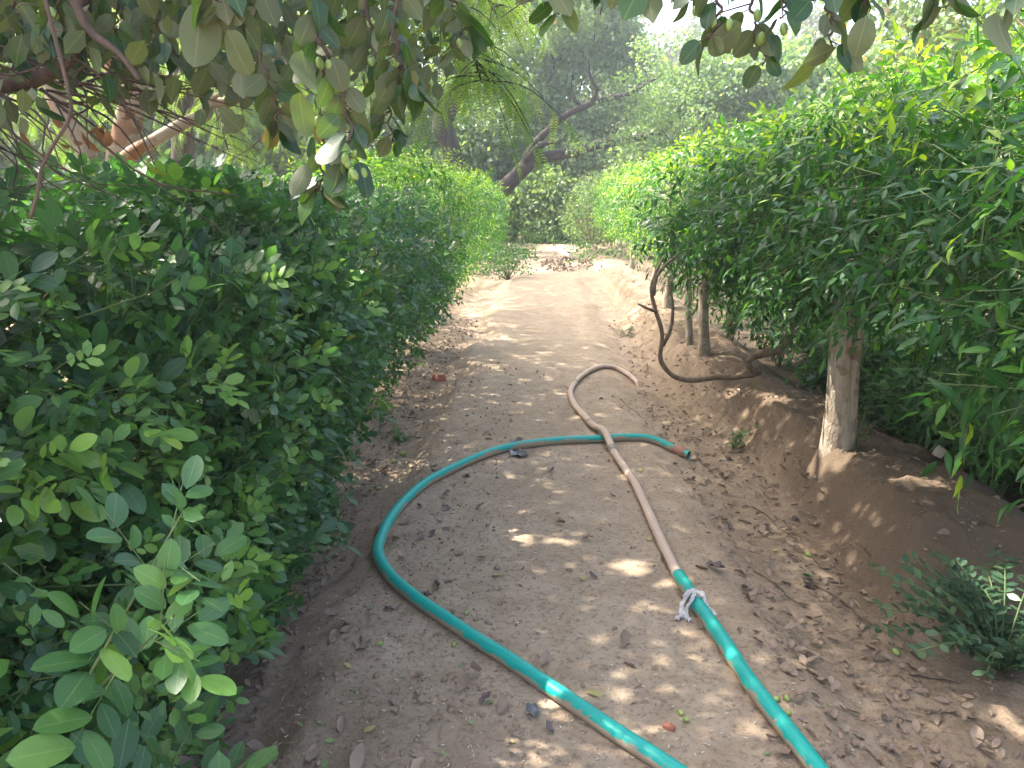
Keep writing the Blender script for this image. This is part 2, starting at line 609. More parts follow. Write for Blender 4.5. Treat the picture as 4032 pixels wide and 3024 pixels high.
B = dict(
    hedge=bark_mat("pale_hedge_bark", (0.36, 0.30, 0.23), (0.48, 0.41, 0.32), (0.29, 0.235, 0.175), scale=34, stretch=0.35, bump=0.8, patch=12),
    twig=bark_mat("twig_bark", (0.125, 0.090, 0.060), (0.22, 0.165, 0.11), scale=40, stretch=0.5, bump=0.3),
    dark=bark_mat("dark_twig_bark", (0.060, 0.043, 0.036), (0.11, 0.080, 0.066), scale=30, stretch=0.5, bump=0.4),
    guava=bark_mat("flaking_pale_bark", (0.40, 0.335, 0.26), (0.30, 0.235, 0.175), (0.30, 0.175, 0.110), scale=7, stretch=0.6, bump=0.3, rough=0.7, patch=6),
    trunk=bark_mat("furrowed_grey_bark", (0.034, 0.027, 0.023), (0.085, 0.068, 0.057), scale=9, stretch=0.2, bump=1.0),
    gum=bark_mat("gum_bark", (0.36, 0.33, 0.29), (0.24, 0.21, 0.18), scale=4, stretch=0.2, bump=0.2),
    green=plain_mat("green_stalk", (0.08, 0.14, 0.05), (0.13, 0.19, 0.07), 40, 0.6),
)
# ------------------------------------------------------------------ ground, path and bank (one height field, cut along wandering lines)
def build_ground():
    xs = np.concatenate([np.arange(-6, -1.9, 0.07), np.arange(-1.9, 2.5, 0.022), np.arange(2.5, 7.001, 0.07)])
    xs[-1] = 7.0
    ys = [0.2]
    while ys[-1] < 41:
        ys.append(ys[-1] + max(0.018, 0.0062 * ys[-1]))
    ys[-1] = 41.0
    ys = np.array(ys)
    X, Y = np.meshgrid(xs, ys)
    Z = height(X, Y)
    V = np.stack([X.ravel(), Y.ravel(), Z.ravel()], 1)
    ny, nx = X.shape
    gy, gx = np.gradient(Z, ys, xs)
    NRM = norm(np.stack([-gx.ravel(), -gy.ravel(), np.ones(nx * ny)], 1))
    wob = 0.10 * vnoise(np.stack([ys * 0.9, ys * 0 + 3], 1), 3)[:, None]
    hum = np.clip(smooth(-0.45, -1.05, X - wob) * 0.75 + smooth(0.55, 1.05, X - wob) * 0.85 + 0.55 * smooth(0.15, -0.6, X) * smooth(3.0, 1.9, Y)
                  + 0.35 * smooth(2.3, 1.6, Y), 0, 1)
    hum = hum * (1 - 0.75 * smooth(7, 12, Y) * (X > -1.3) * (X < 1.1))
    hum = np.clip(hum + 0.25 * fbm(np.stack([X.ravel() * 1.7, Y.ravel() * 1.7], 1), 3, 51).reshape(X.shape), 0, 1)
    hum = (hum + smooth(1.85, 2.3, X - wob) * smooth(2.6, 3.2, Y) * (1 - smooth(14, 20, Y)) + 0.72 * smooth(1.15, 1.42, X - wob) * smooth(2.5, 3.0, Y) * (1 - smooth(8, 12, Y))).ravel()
    i = (np.arange(ny - 1)[:, None] * nx + np.arange(nx - 1)[None])
    A, Bq, C, D = i, i + 1, i + nx + 1, i + nx
    cx = 0.5 * (X[:-1, :-1] + X[1:, 1:]); cyy = 0.5 * (Y[:-1, :-1] + Y[1:, 1:])
    w2 = 0.12 * vnoise(np.stack([cyy.ravel() * 1.3, cx.ravel() * 0 + 2], 1), 61).reshape(cx.shape)
    lo = -0.95 + w2
    hi = 0.68 + 0.25 * np.clip((6 - cyy) / 4, 0, 1) + w2
    is_path = (cx > lo) & (cx < hi) & (cyy < 28.5)
    xc = 1.64 - 0.28 * smooth(4.0, 6.8, cyy)
    is_bank = (~is_path) & (cx > xc - 0.40 + w2) & (cx < xc + 0.8 + w2) & (cyy > 2.75) & (cyy < 16)
    for name, msk in (("path", is_path), ("earth_bank", is_bank), ("ground", ~(is_path | is_bank))):
        a, b, c, d = A[msk], Bq[msk], C[msk], D[msk]
        T = np.concatenate([np.stack([a, b, c], 1), np.stack([a, c, d], 1)])
        VV, NN, HH = V, NRM, hum
        if name == "ground":                                   # the rest of the sheet, out to 150 m
            Lx = [-150, -60, -20, -6, 7, 20, 60, 150]; Ly = [-150, -40, -8, 0.2, 41, 70, 150]
            ev, et, n0 = [], [], len(V)
            for j in range(len(Ly)):
                for k in range(len(Lx)):
                    ev.append((Lx[k], Ly[j], -0.03))
            for j in range(len(Ly) - 1):
                for k in range(len(Lx) - 1):
                    if Lx[k] == -6 and Ly[j] == 0.2:
                        continue
                    q = n0 + j * len(Lx) + k
                    et += [(q, q + 1, q + len(Lx) + 1), (q, q + len(Lx) + 1, q + len(Lx))]
            VV = np.vstack([V, ev]); T = np.vstack([T, et])
            NN = np.vstack([NRM, np.tile([0, 0, 1.0], (len(ev), 1))]); HH = np.concatenate([hum, np.full(len(ev), 0.3)])
        used = np.unique(T)
        remap = np.zeros(len(VV), np.int64); remap[used] = np.arange(len(used))
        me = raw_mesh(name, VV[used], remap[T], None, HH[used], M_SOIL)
        me.normals_split_custom_set_from_vertices(NN[used].astype(np.float32))
        structure(name, me)


build_ground()

# sun flecks on the ground: places the crowns leave open towards the sun (centre, radius)
FLECKS = [((-0.14, 3.25, 0), .10), ((-.35, 3.27, 0), .08), ((0.08, 3.22, 0), .07), ((0.36, 3.0, 0), .10), ((0.48, 2.88, 0), .08), ((1.47, 4.0, .44), .15), ((1.46, 4.0, .30), .19), ((1.75, 3.45, .2), .12),
          ((1.55, 5.1, .3), .20), ((1.35, 5.6, .2), .14), ((1.40, 2.2, 0), .08), ((1.58, 2.02, 0), .10), ((1.62, 2.6, 0.2), .12),
          ((-0.72, 3.1, 0), .16), ((-0.95, 3.2, 0), .14), ((-1.05, 4.4, 0), .22), ((-0.75, 8.0, 0), .25), ((-0.9, 6.6, 0), .2), ((-0.98, 1.75, 0), .10),
          ((-0.44, 1.15, 1.78), .10), ((-0.62, 1.3, 1.85), .07)]


def open_to_sun(P, extra=1.0):
    keep = np.ones(len(P), bool)
    for c, r in FLECKS:
        q = P - np.array(c)
        t = q @ SUN
        d = np.linalg.norm(q - t[:, None] * SUN, axis=1)
        keep &= ~((d < r * extra) & (t > 0.12))
    return keep


# ------------------------------------------------------------------ leaf arrangements
def sprig_murraya(rng, n_leaf=6, young=False):
    """local leaflet frames of one shoot growing along +z: pinnate leaves set spirally"""
    R, P, S, T, tw = [], [], [], [], []
    ln = 0.16
    for k in range(n_leaf):
        f = (k + 0.5) / n_leaf
        az = k * 2.4 + rng.uniform(-.3, .3)
        el = math.radians(15 + 40 * f + rng.uniform(-12, 12))
        ax = np.array([math.cos(az) * math.cos(el), math.sin(az) * math.cos(el), math.sin(el)])
        o = np.array([0, 0, ln * f])
        side = norm(np.cross(ax, [0, 0, 1.0]))
        up = np.cross(side, ax)
        L = rng.uniform(0.085, 0.13) * (1.05 - 0.45 * f)
        m = int(rng.integers(5, 8))
        tw.append((o, o + ax * L + np.array([0, 0, -.2 * L])))
        for j in range(m):
            g = (j + 1) / m
            droop = -0.25 * g * g
            pos = o + ax * L * g + np.array([0, 0, droop * L])
            s = 1 if j % 2 else -1
            if j == m - 1:
                d = ax
            else:
                d = norm(ax * 0.62 + side * s * 0.85 + up * rng.uniform(-.15, .15))
            size = rng.uniform(0.034, 0.052) * (0.72 + 0.42 * g) * (1.05 - 0.35 * f)
            R.append(frames(d[None], (up + rng.normal(0, .22, 3))[None])[0])
            P.append(pos); S.append(size)
            T.append(np.clip(rng.normal(0.30, 0.13) + (0.45 if young else 0.12) * f ** 1.5 + (0.25 if young else 0), 0, 0.96))
    bt = Batch()
    bt.tube([(0, 0, -.10), (0, 0, 0.05), (0, 0, ln * .95)], [.0022, .0018, .001], 3, 3, cap=False)
    for a0, a1 in tw:
        bt.tube([a0, a1], [.0011, .0006], 3, 2, cap=False)
    return np.array(R), np.array(P), np.array(S), np.array(T), (np.vstack(bt.V), np.vstack(bt.T), np.vstack(bt.U))


def sprig_lance(rng, n=9, young=False, size=0.085):
    """arching two-ranked shoot along +z, narrow drooping leaves"""
    R, P, S, T = [], [], [], []
    ln = 0.22
    for k in range(n):
        f = (k + 1) / n
        s = 1 if k % 2 else -1
        o = np.array([0, -0.05 * f * f, ln * f])
        d = norm(np.array([s * 0.85, rng.uniform(-.4, .35), 0.55 * f + rng.uniform(-.35, .2)]))
        if k == n - 1:
            d = norm(np.array([0.1, -0.2, 1.0]))
        R.append(frames(d[None], np.array([[rng.normal(0, .3), 0.9, 0.3]]))[0])
        P.append(o); S.append(size * rng.uniform(0.7, 1.15) * (1 - 0.3 * f))
        T.append(np.clip(rng.normal(0.34, 0.12) + (0.5 if young else 0.15) * f + (0.2 if young else 0), 0, 1))
    bt = Batch()
    bt.tube([(0, .0, -.14), (0, 0, 0), (0, -.0125, ln * .5), (0, -.05, ln)], [.0026, .0022, .0017, .001], 3, 5, cap=False)
    return np.array(R), np.array(P), np.array(S), np.array(T), (np.vstack(bt.V), np.vstack(bt.T), np.vstack(bt.U))


def place_sprigs(sprigs, P, AX, rng, scale, young_p, sag=0.0, shoots=None):
    """instance sprig variants (pairs old, young); returns global leaflet frames"""
    RR, PP, SS, TT = [], [], [], []
    which = rng.integers(0, len(sprigs), len(P))
    yng = rng.random(len(P)) < young_p
    for v in range(len(sprigs)):
        for y in (0, 1):
            sel = np.where((which == v) & (yng == bool(y)))[0]
            if len(sel) == 0: continue
            r, p, s, t, wood = sprigs[v][y]
            ax = norm(AX[sel])
            hint = unit(len(sel), rng)
            F = frames(hint, ax)                      # local z = axis
            sc = scale * rng.uniform(0.75, 1.2, len(sel))
            W = np.einsum('nij,kj->nki', F, p) * sc[:, None, None] + P[sel][:, None]
            W[..., 2] -= sag * np.linalg.norm(W - P[sel][:, None], axis=-1) ** 1.5
            Rg = np.einsum('nij,kjl->nkil', F, r)
            RR.append(Rg.reshape(-1, 3, 3)); PP.append(W.reshape(-1, 3))
            SS.append((sc[:, None] * s[None]).ravel())
            TT.append((t[None] + rng.normal(0, .07, (len(sel), 1))).ravel())
            if shoots is not None:
                shoots.append((wood, F, P[sel], sc))
    return np.vstack(RR), np.vstack(PP), np.concatenate(SS), np.clip(np.concatenate(TT), 0, 1)


def shoot_part(root, shoots, lo, hi, mat):
    """the thin green shoots that carry the leaves between two places along the hedge"""
    bt = Batch()
    for wood, F, P, sc in shoots:
        m = (P[:, 1] >= lo) & (P[:, 1] < hi)
        bt.leaves(wood, F[m], P[m], sc[m], .5)
    if bt.n:
        part("shoots", bt.mesh("shoots", mat), root, kind="stuff")


def upturn(R, amount, rng):
    """turn leaf blades so their upper face tends to look up at the sky"""
    z = R[:, :, 2].copy(); y = R[:, :, 1]
    flip = np.sign(z[:, 2]); flip[flip == 0] = 1
    z = z * flip[:, None]
    z = z * (1 - amount) + np.array([0, 0, 1.0]) * amount
    return frames(y, z)


def drape_leaves(R, toward, face, amt):
    """let the blades hang: turn leaf axes towards one direction and upper faces towards another"""
    y = R[:, :, 1] * (1 - amt)[:, None] + np.asarray(toward) * amt[:, None]
    z = R[:, :, 2] * (1 - amt)[:, None] + np.asarray(face) * amt[:, None]
    return frames(y, z)


def hedge_shell(n, y0, y1, xc, zc, a, b, rng, depth=0.13, lump=0.13, ang=(-180, 180), ends=(False, False), seed=0, expo=3.2, noise_scale=1.7):
    """points and outward directions on a clipped hedge running along y"""
    ya = rng.uniform(y0, y1, n)
    th = np.radians(rng.uniform(ang[0], ang[1], n))
    c, s = np.cos(th), np.sin(th)
    rr = (np.abs(c) ** expo + np.abs(s) ** expo) ** (-1 / expo)
    ex, ez = rr * c, rr * s
    nx = np.sign(c) * np.abs(ex) ** (expo - 1) / a
    nz = np.sign(s) * np.abs(ez) ** (expo - 1) / b
    nrm = norm(np.stack([nx, np.zeros(n), nz], 1))
    X = xc(ya) if callable(xc) else xc
    Zc = zc(ya) if callable(zc) else zc
    aa = a(ya) if callable(a) else a
    bb = b(ya) if callable(b) else b
    P = np.stack([X + aa * ex, ya, Zc + bb * ez], 1)
    lumpv = fbm(P * noise_scale, 3, seed)
    dep = np.minimum(rng.exponential(depth, n), 0.6)
    P = P + nrm * (lump * lumpv - dep)[:, None]
    for e, on in enumerate(ends):
        if on:
            m = rng.random(n) < 0.10
            k = m.sum()
            yy = (y0 if e == 0 else y1)
            P[m] = np.stack([(X[m] if np.ndim(X) else X) + (aa if np.ndim(aa) == 0 else aa[m]) * rng.uniform(-.9, .9, k), np.full(k, yy) + (1 if e == 0 else -1) * np.minimum(rng.exponential(depth, k), .6),
                             (Zc if np.ndim(Zc) == 0 else Zc[m]) + (bb if np.ndim(bb) == 0 else bb[m]) * rng.uniform(-.9, .9, k)], 1)
            nrm[m] = [0, -1 if e == 0 else 1, 0]
    return P, nrm, dep, lumpv


def emit_foliage(root, tpls, tpl_hi, mat, R, P, S, T, cap, variants=6, name="foliage", leaf_name="leaf"):
    """the largest leaves in front as single objects, all others as one mass"""
    idx = pick_front(P, S, cap) if cap else np.array([], int)
    single_mask = np.zeros(len(P), bool); single_mask[idx] = True
    if len(idx):
        his = tpl_hi if isinstance(tpl_hi, list) else [tpl_hi]
        for j, hi in enumerate(his):
            meshes = [raw_mesh("leaf", hi[0], hi[1], hi[2], np.full(len(hi[0]), (k + 0.5) / variants), mat) for k in range(variants)]
            s = idx[j::len(his)]
            leaf_objects(meshes, R[s], P[s], S[s], T[s], root, leaf_name)
    rest = np.where(~single_mask)[0]
    bt = Batch()
    own = np.arange(len(rest)) % len(tpls)
    for k, tp in enumerate(tpls):
        s = rest[own == k]
        bt.leaves(tp, R[s], P[s], S[s], T[s])
    return part(name, bt.mesh(name, mat), root, kind="stuff")


TPL_MUR = [leaf_tpl(3, 0.56, 1.15, 0.55, 0.18, 0.12, blunt=.9), leaf_tpl(3, 0.52, 1.1, 0.6, 0.30, 0.25, blunt=.8), leaf_tpl(3, 0.60, 1.2, 0.5, 0.08, -0.05, blunt=1)]
TPL_MUR_LO = [leaf_tpl(2, 0.52, 1.1, 0.5, 0.2, 0.15), leaf_tpl(2, 0.48, 1.0, 0.5, 0.3, 0.3)]
TPL_MUR_HI = leaf_tpl(8, 0.56, 1.12, 0.58, 0.16, 0.14, blunt=.8, skew=.06)
TPL_LAN = [leaf_tpl(3, 0.31, 0.85, 0.9, 0.25, 0.25, 0.05, 1.5), leaf_tpl(3, 0.29, 0.8, 0.9, 0.4, 0.45, 0.04, 1.5), leaf_tpl(3, 0.30, 0.9, 0.9, 0.2, 0.1)]
TPL_LAN_LO = [leaf_tpl(2, 0.30, 0.9, 0.6, 0.2, 0.15), leaf_tpl(2, 0.28, 0.85, 0.6, 0.35, 0.4)]
TPL_LAN_HI = [leaf_tpl(10, 0.29, 0.82, 1.05, 0.22, 0.28, 0.06, 2.5), leaf_tpl(10, 0.27, 0.85, 1.05, 0.4, 0.5, 0.06, 2.0), leaf_tpl(10, 0.28, 0.8, 1.0, 0.1, 0.12, 0.07, 1.6)]
TPL_FAR = [leaf_tpl(2, 0.5, 1.0, 0.8, 0.3, 0.2), leaf_tpl(2, 0.42, 1.0, 0.8, 0.15, 0.4)]
srng = np.random.default_rng(3)
SPR_MUR = [(sprig_murraya(srng), sprig_murraya(srng, 6, True)) for _ in range(5)]
SPR_LAN = [(sprig_lance(srng), sprig_lance(srng, 9, True)) for _ in range(5)]


def stems_fan(root, base_pts, targets, mat, rng, r0=0.016, name="stem", wob=0.08):
    """woody stems from the base points out to the targets, each stem one part"""
    for k, b in enumerate(base_pts):
        bt = Batch()
        sel = targets[k::len(base_pts)]
        trunk_top = b + np.array([rng.uniform(-.08, .08), rng.uniform(-.08, .08), rng.uniform(.25, .5)])
        bt.tube([b - [0, 0, .08], b + [0.01, 0.01, .12], trunk_top], [r0 * 1.35, r0 * 1.1, r0], 7, 8, bumpy=0.15, seed=k)
        for t in sel:
            m1 = trunk_top * 0.6 + t * 0.4 + rng.normal(0, wob, 3)
            m2 = trunk_top * 0.25 + t * 0.75 + rng.normal(0, wob * .7, 3)
            bt.tube([trunk_top - [0, 0, .03], m1, m2, t], [r0 * 0.6, r0 * .42, r0 * .3, r0 * .14], 5, 9)
        part(name, bt.mesh(name, mat), root)


# ------------------------------------------------------------------ left hedge: small-leaved shrubs, shaded
def left_hedge():
    rng = np.random.default_rng(21)
    y0, y1 = 0.75, 8.4
    xc = lambda y: -1.95 + 0.04 * np.sin(y * 1.3) - 0.12 * smooth(1.8, 0.9, y) + 0.10 * np.exp(-((y - 2.9) / 1.2) ** 2)
    zc = lambda y: 0.83 + 0.02 * np.sin(y * 2.1) + 0.10 * smooth(4.5, 8, y)
    n = 1700
    P1, N1, D1, L1 = hedge_shell(n, y0, y1, xc, zc, 0.86, 0.60, rng, 0.16, 0.13, (-75, 150), (True, False), 71)
    # more shoots on the near, path-side face
    P2, N2, D2, L2 = hedge_shell(950, y0, 4.2, xc, zc, 0.88, 0.60, rng, 0.10, 0.14, (-70, 100), (True, False), 71)
    # low shoots that lean out towards the path at the near end
    k = 210
    yy = rng.uniform(1.15, 3.4, k)
    P3 = np.stack([rng.uniform(-1.75, -0.98, k) + 0.08 * (yy - 2), yy, rng.uniform(0.10, 0.85, k)], 1)
    P3[:, 0] -= 0.16 * np.clip(0.55 - P3[:, 2], 0, 1)
    N3 = np.tile([0.8, -0.3, 0.2], (k, 1))
    # shoots reaching furthest towards the camera in the lower corner
    k = 46
    yy = rng.uniform(0.98, 1.6, k)
    P4 = np.stack([-0.72 * yy - rng.uniform(-0.16, 0.25, k), yy, rng.uniform(0.22, 0.95, k)], 1)
    N4 = np.tile([0.7, -0.2, 0.5], (k, 1))
    # drooping skirt down to the leaf litter
    k = 90
    P5 = np.stack([rng.uniform(-1.3, -0.92, k), rng.uniform(1.7, 2.9, k), rng.uniform(0.10, 0.5, k)], 1)
    N5 = np.tile([0.8, -0.3, -0.1], (k, 1))
    P = np.vstack([P1, P2, P3, P4, P5]); NR = np.vstack([N1, N2, N3, N4, N5])
    cut = fbm(P * 2.3, 3, 91)
    inner = np.concatenate([D1, D2, np.zeros(len(P3) + len(P4) + len(P5))])
    keep = (cut > -0.33) & (P[:, 2] > 0.12)
    # never push leaves into the lens
    keep &= np.linalg.norm(P - [0, 0, 1.5], axis=1) > 1.28
    P, NR, inner = P[keep], NR[keep], inner[keep]
    AX = NR * 0.75 + np.array([0.05, -0.1, 0.45]) + rng.normal(0, .42, P.shape)
    corner = np.exp(-((P[:, 1] - 1.5) / 0.9) ** 2) * (P[:, 2] < 1.15)
    yp = np.clip(0.16 + 0.50 * corner, 0, 1)
    R, Q, S, T = [], [], [], []
    shoots = []
    y_m = rng.random(len(P)) < yp
    for flag in (False, True):
        s = y_m == flag
        r_, q_, s_, t_ = place_sprigs(SPR_MUR, P[s], AX[s], rng, 1.36, 1.0 if flag else 0.0, sag=0.25, shoots=shoots)
        R.append(r_); Q.append(q_); S.append(s_); T.append(t_)
    R = np.vstack(R); Q = np.vstack(Q); S = np.concatenate(S); T = np.concatenate(T)
    R = upturn(R, 0.30, rng)
    # a few yellowing leaves
    yel = rng.random(len(T)) < 0.006
    T[yel] = 1.0
    T[(~yel)] = np.minimum(T[~yel], 0.95)
    g = Q[:, 2] > height(Q[:, 0], Q[:, 1]) + 0.015
    g &= np.linalg.norm(Q - [0, 0, 1.5], axis=1) > 0.85
    g &= ~((Q[:, 0] > -0.86) & (Q[:, 2] < 0.8) & (Q[:, 1] > 2.0))
    R, Q, S, T = R[g], Q[g], S[g], T[g]
    cuts = [0.0, 2.25, 4.3, 6.3, 9.5]
    labels = ["dark small-leaved hedge shrub nearest the camera, filling the lower left corner with pale shoots",
              "dark small-leaved hedge shrub beside the green hose's leftmost bend",
              "dark small-leaved hedge shrub between the hose bend and the bright tall hedge",
              "small-leaved hedge shrub touching the bright tall hedge on the left of the path"]
    wobble = 0.35 * vnoise(Q * np.array([1.5, 0, 1.5]) + 5, 17)
    for k in range(4):
        m = (Q[:, 1] + wobble >= cuts[k]) & (Q[:, 1] + wobble < cuts[k + 1])
        yc = max(0.5 * (cuts[k] + cuts[k + 1]), 1.5) if k < 3 else 7.3
        root = thing("hedge_shrub", labels[k], "shrub", (-2.0, yc, hz(-2.0, yc)), "small-leaved hedge on the left")
        emit_foliage(root, TPL_MUR if k < 2 else TPL_MUR_LO, TPL_MUR_HI, G["murraya"], R[m], Q[m], S[m], T[m], (300, 300, 200, 0)[k])
        if k < 2: shoot_part(root, shoots, cuts[k], cuts[k + 1], B["green"])
        lo, hi = max(cuts[k], 0.9), min(cuts[k + 1], 8.3)
        sel = P[(P[:, 1] > lo) & (P[:, 1] < hi) & (inner < 0.45)]
        sel = sel[rng.permutation(len(sel))[:70]]
        bx = [np.array([rng.uniform(-2.3, -1.55), y, 0]) for y in np.linspace(lo + .2, hi - .2, 7)]
        for b in bx: b[2] = hz(b[0], b[1])
        stems_fan(root, bx, sel, B["twig"], rng, 0.017)


left_hedge()


# ------------------------------------------------------------------ left far hedge: taller, pointed bright leaves
def left_far_hedge():
    rng = np.random.default_rng(22)
    xc = lambda y: -2.05 + 0.04 * np.sin(y * 0.9)
    n = 2900
    P, NR, D, L = hedge_shell(n, 7.9, 20.0, xc, 1.08, 0.86, 0.84, rng, 0.16, 0.09, (-80, 150), (True, True), 73)
    k = 60                                                    # untrimmed shoots on top
    P = np.vstack([P, np.stack([rng.uniform(-2.6, -1.3, k), rng.uniform(8, 20, k), rng.uniform(1.9, 2.05, k)], 1)])
    NR = np.vstack([NR, np.tile([0, 0, 1.0], (k, 1))])
    AX = NR * 0.6 + np.array([0.1, -0.15, 0.25]) + rng.normal(0, .5, P.shape)
    top = smooth(1.4, 1.9, P[:, 2])
    y_m = rng.random(len(P)) < 0.14 + 0.55 * top
    out = [place_sprigs(SPR_LAN, P[y_m == f], AX[y_m == f], rng, 1.15, float(f), sag=.5)[:4] for f in (False, True)]
    R, Q, S, T = [np.concatenate([o[i] for o in out]) for i in range(4)]
    R = upturn(R, 0.25, rng)
    g = Q[:, 2] > 0.12
    R, Q, S, T = R[g], Q[g], S[g], T[g]
    cuts = [0, 11.2, 15.2, 30]
    labels = ["bright green clipped hedge shrub with pointed leaves, next after the dark left hedge",
              "bright pointed-leaf hedge shrub behind the first one on the left side",
              "farthest clipped shrub of the left hedge, beside the leaning trunk"]
    wob = 0.4 * vnoise(Q * np.array([1.2, 0, 1.2]), 19)
    for k in range(3):
        m = (Q[:, 1] + wob >= cuts[k]) & (Q[:, 1] + wob < cuts[k + 1])
        yc = (9.4, 13.2, 17.4)[k]
        root = thing("hedge_shrub", labels[k], "shrub", (-2.0, yc, hz(-2.0, yc)), "pointed-leaf hedge on the left")
        emit_foliage(root, TPL_LAN_LO, TPL_LAN_HI, G["lance"], R[m], Q[m], S[m], T[m], (90, 0, 0)[k])
        sel = P[(P[:, 1] > max(cuts[k], 8.2)) & (P[:, 1] < min(cuts[k + 1], 19.6))]
        sel = sel[rng.permutation(len(sel))[:30]]
        bx = [np.array([rng.uniform(-2.2, -1.7), yc + d, 0.0]) for d in (-1.2, 0, 1.2)]
        stems_fan(root, bx, sel, B["twig"], rng, 0.022)


left_far_hedge()


# ------------------------------------------------------------------ right hedge: trees on bare trunks
def right_hedge():
    rng = np.random.default_rng(23)
    xc = lambda y: 2.12 - 0.03 * np.sin(y * 0.8) - 0.12 * smooth(6, 10, y)
    zc = lambda y: 1.42 + 0.03 * np.sin(y * 1.7) - 0.08 * smooth(3.6, 2, y)
    n1 = 3500
    P1, N1, D1, _ = hedge_shell(n1, 1.25, 7.5, xc, zc, 0.92, 0.62, rng, 0.20, 0.09, (60, 250), (False, False), 81)
    P1b, N1b, _, _ = hedge_shell(1300, 1.25, 7.5, xc, zc, 0.90, 0.60, rng, 0.30, 0.10, (-110, 60), (False, False), 81)
    P2, N2, D2, _ = hedge_shell(2600, 7.5, 22.0, xc, zc, 0.86, 0.64, rng, 0.16, 0.09, (50, 250), (False, True), 81)
    k = 120
    P3 = np.stack([rng.uniform(1.3, 2.8, k), rng.uniform(1.6, 21, k), rng.uniform(1.98, 2.1, k)], 1)
    # shoots that hang below the trimmed face, lowest near the camera
    k = 70
    y4 = rng.uniform(4.4, 8.5, k)
    P4 = np.stack([rng.uniform(1.25, 2.3, k), y4, rng.uniform(0.62, 0.85, k)], 1)
    k = 60
    P5 = np.stack([rng.uniform(1.8, 2.7, k), rng.uniform(1.7, 3.5, k), rng.uniform(0.62, 0.95, k)], 1)
    k = 110                                    # leafy head of the crooked stem, leaning out over the path's edge
    P6 = np.array([1.02, 5.75, 1.32]) + unit(k, rng) * np.array([.26, .85, .42]) * (rng.random(k) ** .4)[:, None]
    P = np.vstack([P1, P1b, P2, P3, P4, P5, P6])
    NR = np.vstack([N1, N1b, N2, np.tile([-.1, 0, 1.0], (len(P3), 1)), np.tile([-.6, -.2, -.5], (len(P4), 1)), np.tile([-.6, -.4, -.6], (len(P5), 1)), np.tile([-.7, -.2, .1], (len(P6), 1))])
    keep = (fbm(P * 2.0, 3, 95) > -0.45)
    keep &= ~((P[:, 1] > 2.3) & (P[:, 1] < 4.6) & (P[:, 2] < 0.98 + 0.18 * (4.0 - P[:, 1])) & (P[:, 0] < 1.10 + 0.18 * P[:, 1]))
    keep &= open_to_sun(P, 0.8)
    P, NR = P[keep], NR[keep]
    AX = NR * 0.55 + np.array([-0.1, -0.15, 0.05]) + rng.normal(0, .45, P.shape)
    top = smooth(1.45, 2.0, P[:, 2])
    y_m = rng.random(len(P)) < 0.03 + 0.55 * top + 0.25 * smooth(6, 10, P[:, 1])  # fewer pale young shoots below the top, standing in for the shaded face
    shoots = []
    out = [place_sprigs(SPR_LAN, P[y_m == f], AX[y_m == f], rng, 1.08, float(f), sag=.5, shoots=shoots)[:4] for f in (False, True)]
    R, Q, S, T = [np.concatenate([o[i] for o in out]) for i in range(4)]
    R = upturn(R, 0.2, rng)
    R = drape_leaves(R, (-.55, -.25, -.65), (-.55, -.15, .75), np.clip(rng.normal(0.30, .2, len(Q)), 0, .7) * (1 - 0.5 * smooth(1.7, 2.1, Q[:, 2])))
    T = np.clip(T - 0.14 * smooth(1.95, 1.5, Q[:, 2]) * smooth(9, 5, Q[:, 1]), 0, 1)  # leaf tone lowered on the near face, painting in the canopy's shade
    g = Q[:, 2] > height(Q[:, 0], Q[:, 1]) + 0.1
    R, Q, S, T = R[g], Q[g], S[g], T[g]
    # base (x, y), crown limit, label
    spec = [((2.35, 1.75), 2.75, "dark leafy hedge tree at the right edge, nearest the camera"),
            ((1.53, 4.02), 5.35, "hedge tree on the thick pale trunk lit by the sun at its foot"),
            ((1.33, 6.65), 6.95, "hedge tree on the nearer of the two slim trunks standing side by side"),
            ((1.29, 7.16), 8.7, "hedge tree on the farther of the two slim trunks standing side by side"),
            ((1.46, 9.82), 11.6, "hedge tree behind the slim pair of trunks, on a thin whitish stem"),
            ((1.75, 13.3), 15.2, "sunlit clipped hedge tree midway along the right side"),
            ((1.75, 17.0), 18.6, "bright clipped hedge tree, last but one along the right side"),
            ((1.75, 20.3), 40.0, "farthest sun-bleached hedge tree on the right of the path")]
    wob = 0.35 * vnoise(Q * np.array([1.6, 0, 1.6]), 29)
    lo = -10
    caps = (260, 300, 120, 100, 40, 0, 0, 0)
    for k, ((bx, by), hi, lab) in enumerate(spec):
        m = (Q[:, 1] + wob >= lo) & (Q[:, 1] + wob < hi)
        bz = hz(bx, by)
        root = thing("hedge_tree", lab, "tree", (bx, by, bz), "clipped hedge trees on the right bank")
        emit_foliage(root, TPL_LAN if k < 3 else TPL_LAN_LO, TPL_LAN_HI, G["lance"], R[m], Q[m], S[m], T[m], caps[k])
        if k < 4: shoot_part(root, shoots, lo, hi, B["green"])
        tg = P[(P[:, 1] > max(lo, 1.4)) & (P[:, 1] < min(hi, 21.5))]
        tg = tg[rng.permutation(len(tg))]
        b = np.array([bx, by, bz])
        if k == 1:      # the thick trunk: two fused stems with a flared foot
            bt = Batch()
            bt.tube([b + [.01, 0, -.4], b + [.0, 0, -.08], b + [-.01, 0, .14], b + [-.02, 0, .34], b + [-.03, 0, .56], b + [-.03, 0, .78]],
                    [.112, .088, .070, .059, .054, .054], 18, 40, bumpy=0.10, seed=4)
            bt.tube([b + [.05, .02, -.35], b + [.045, .02, .10], b + [.045, .03, .40], b + [.065, .05, .75], b + [.13, .06, .95]],
                    [.070, .056, .044, .042, .038], 12, 30, bumpy=0.12, seed=5)
            tr = part("trunk", bt.mesh("trunk", B["hedge"]), root)
            crown = b + [-.02, .02, .74]
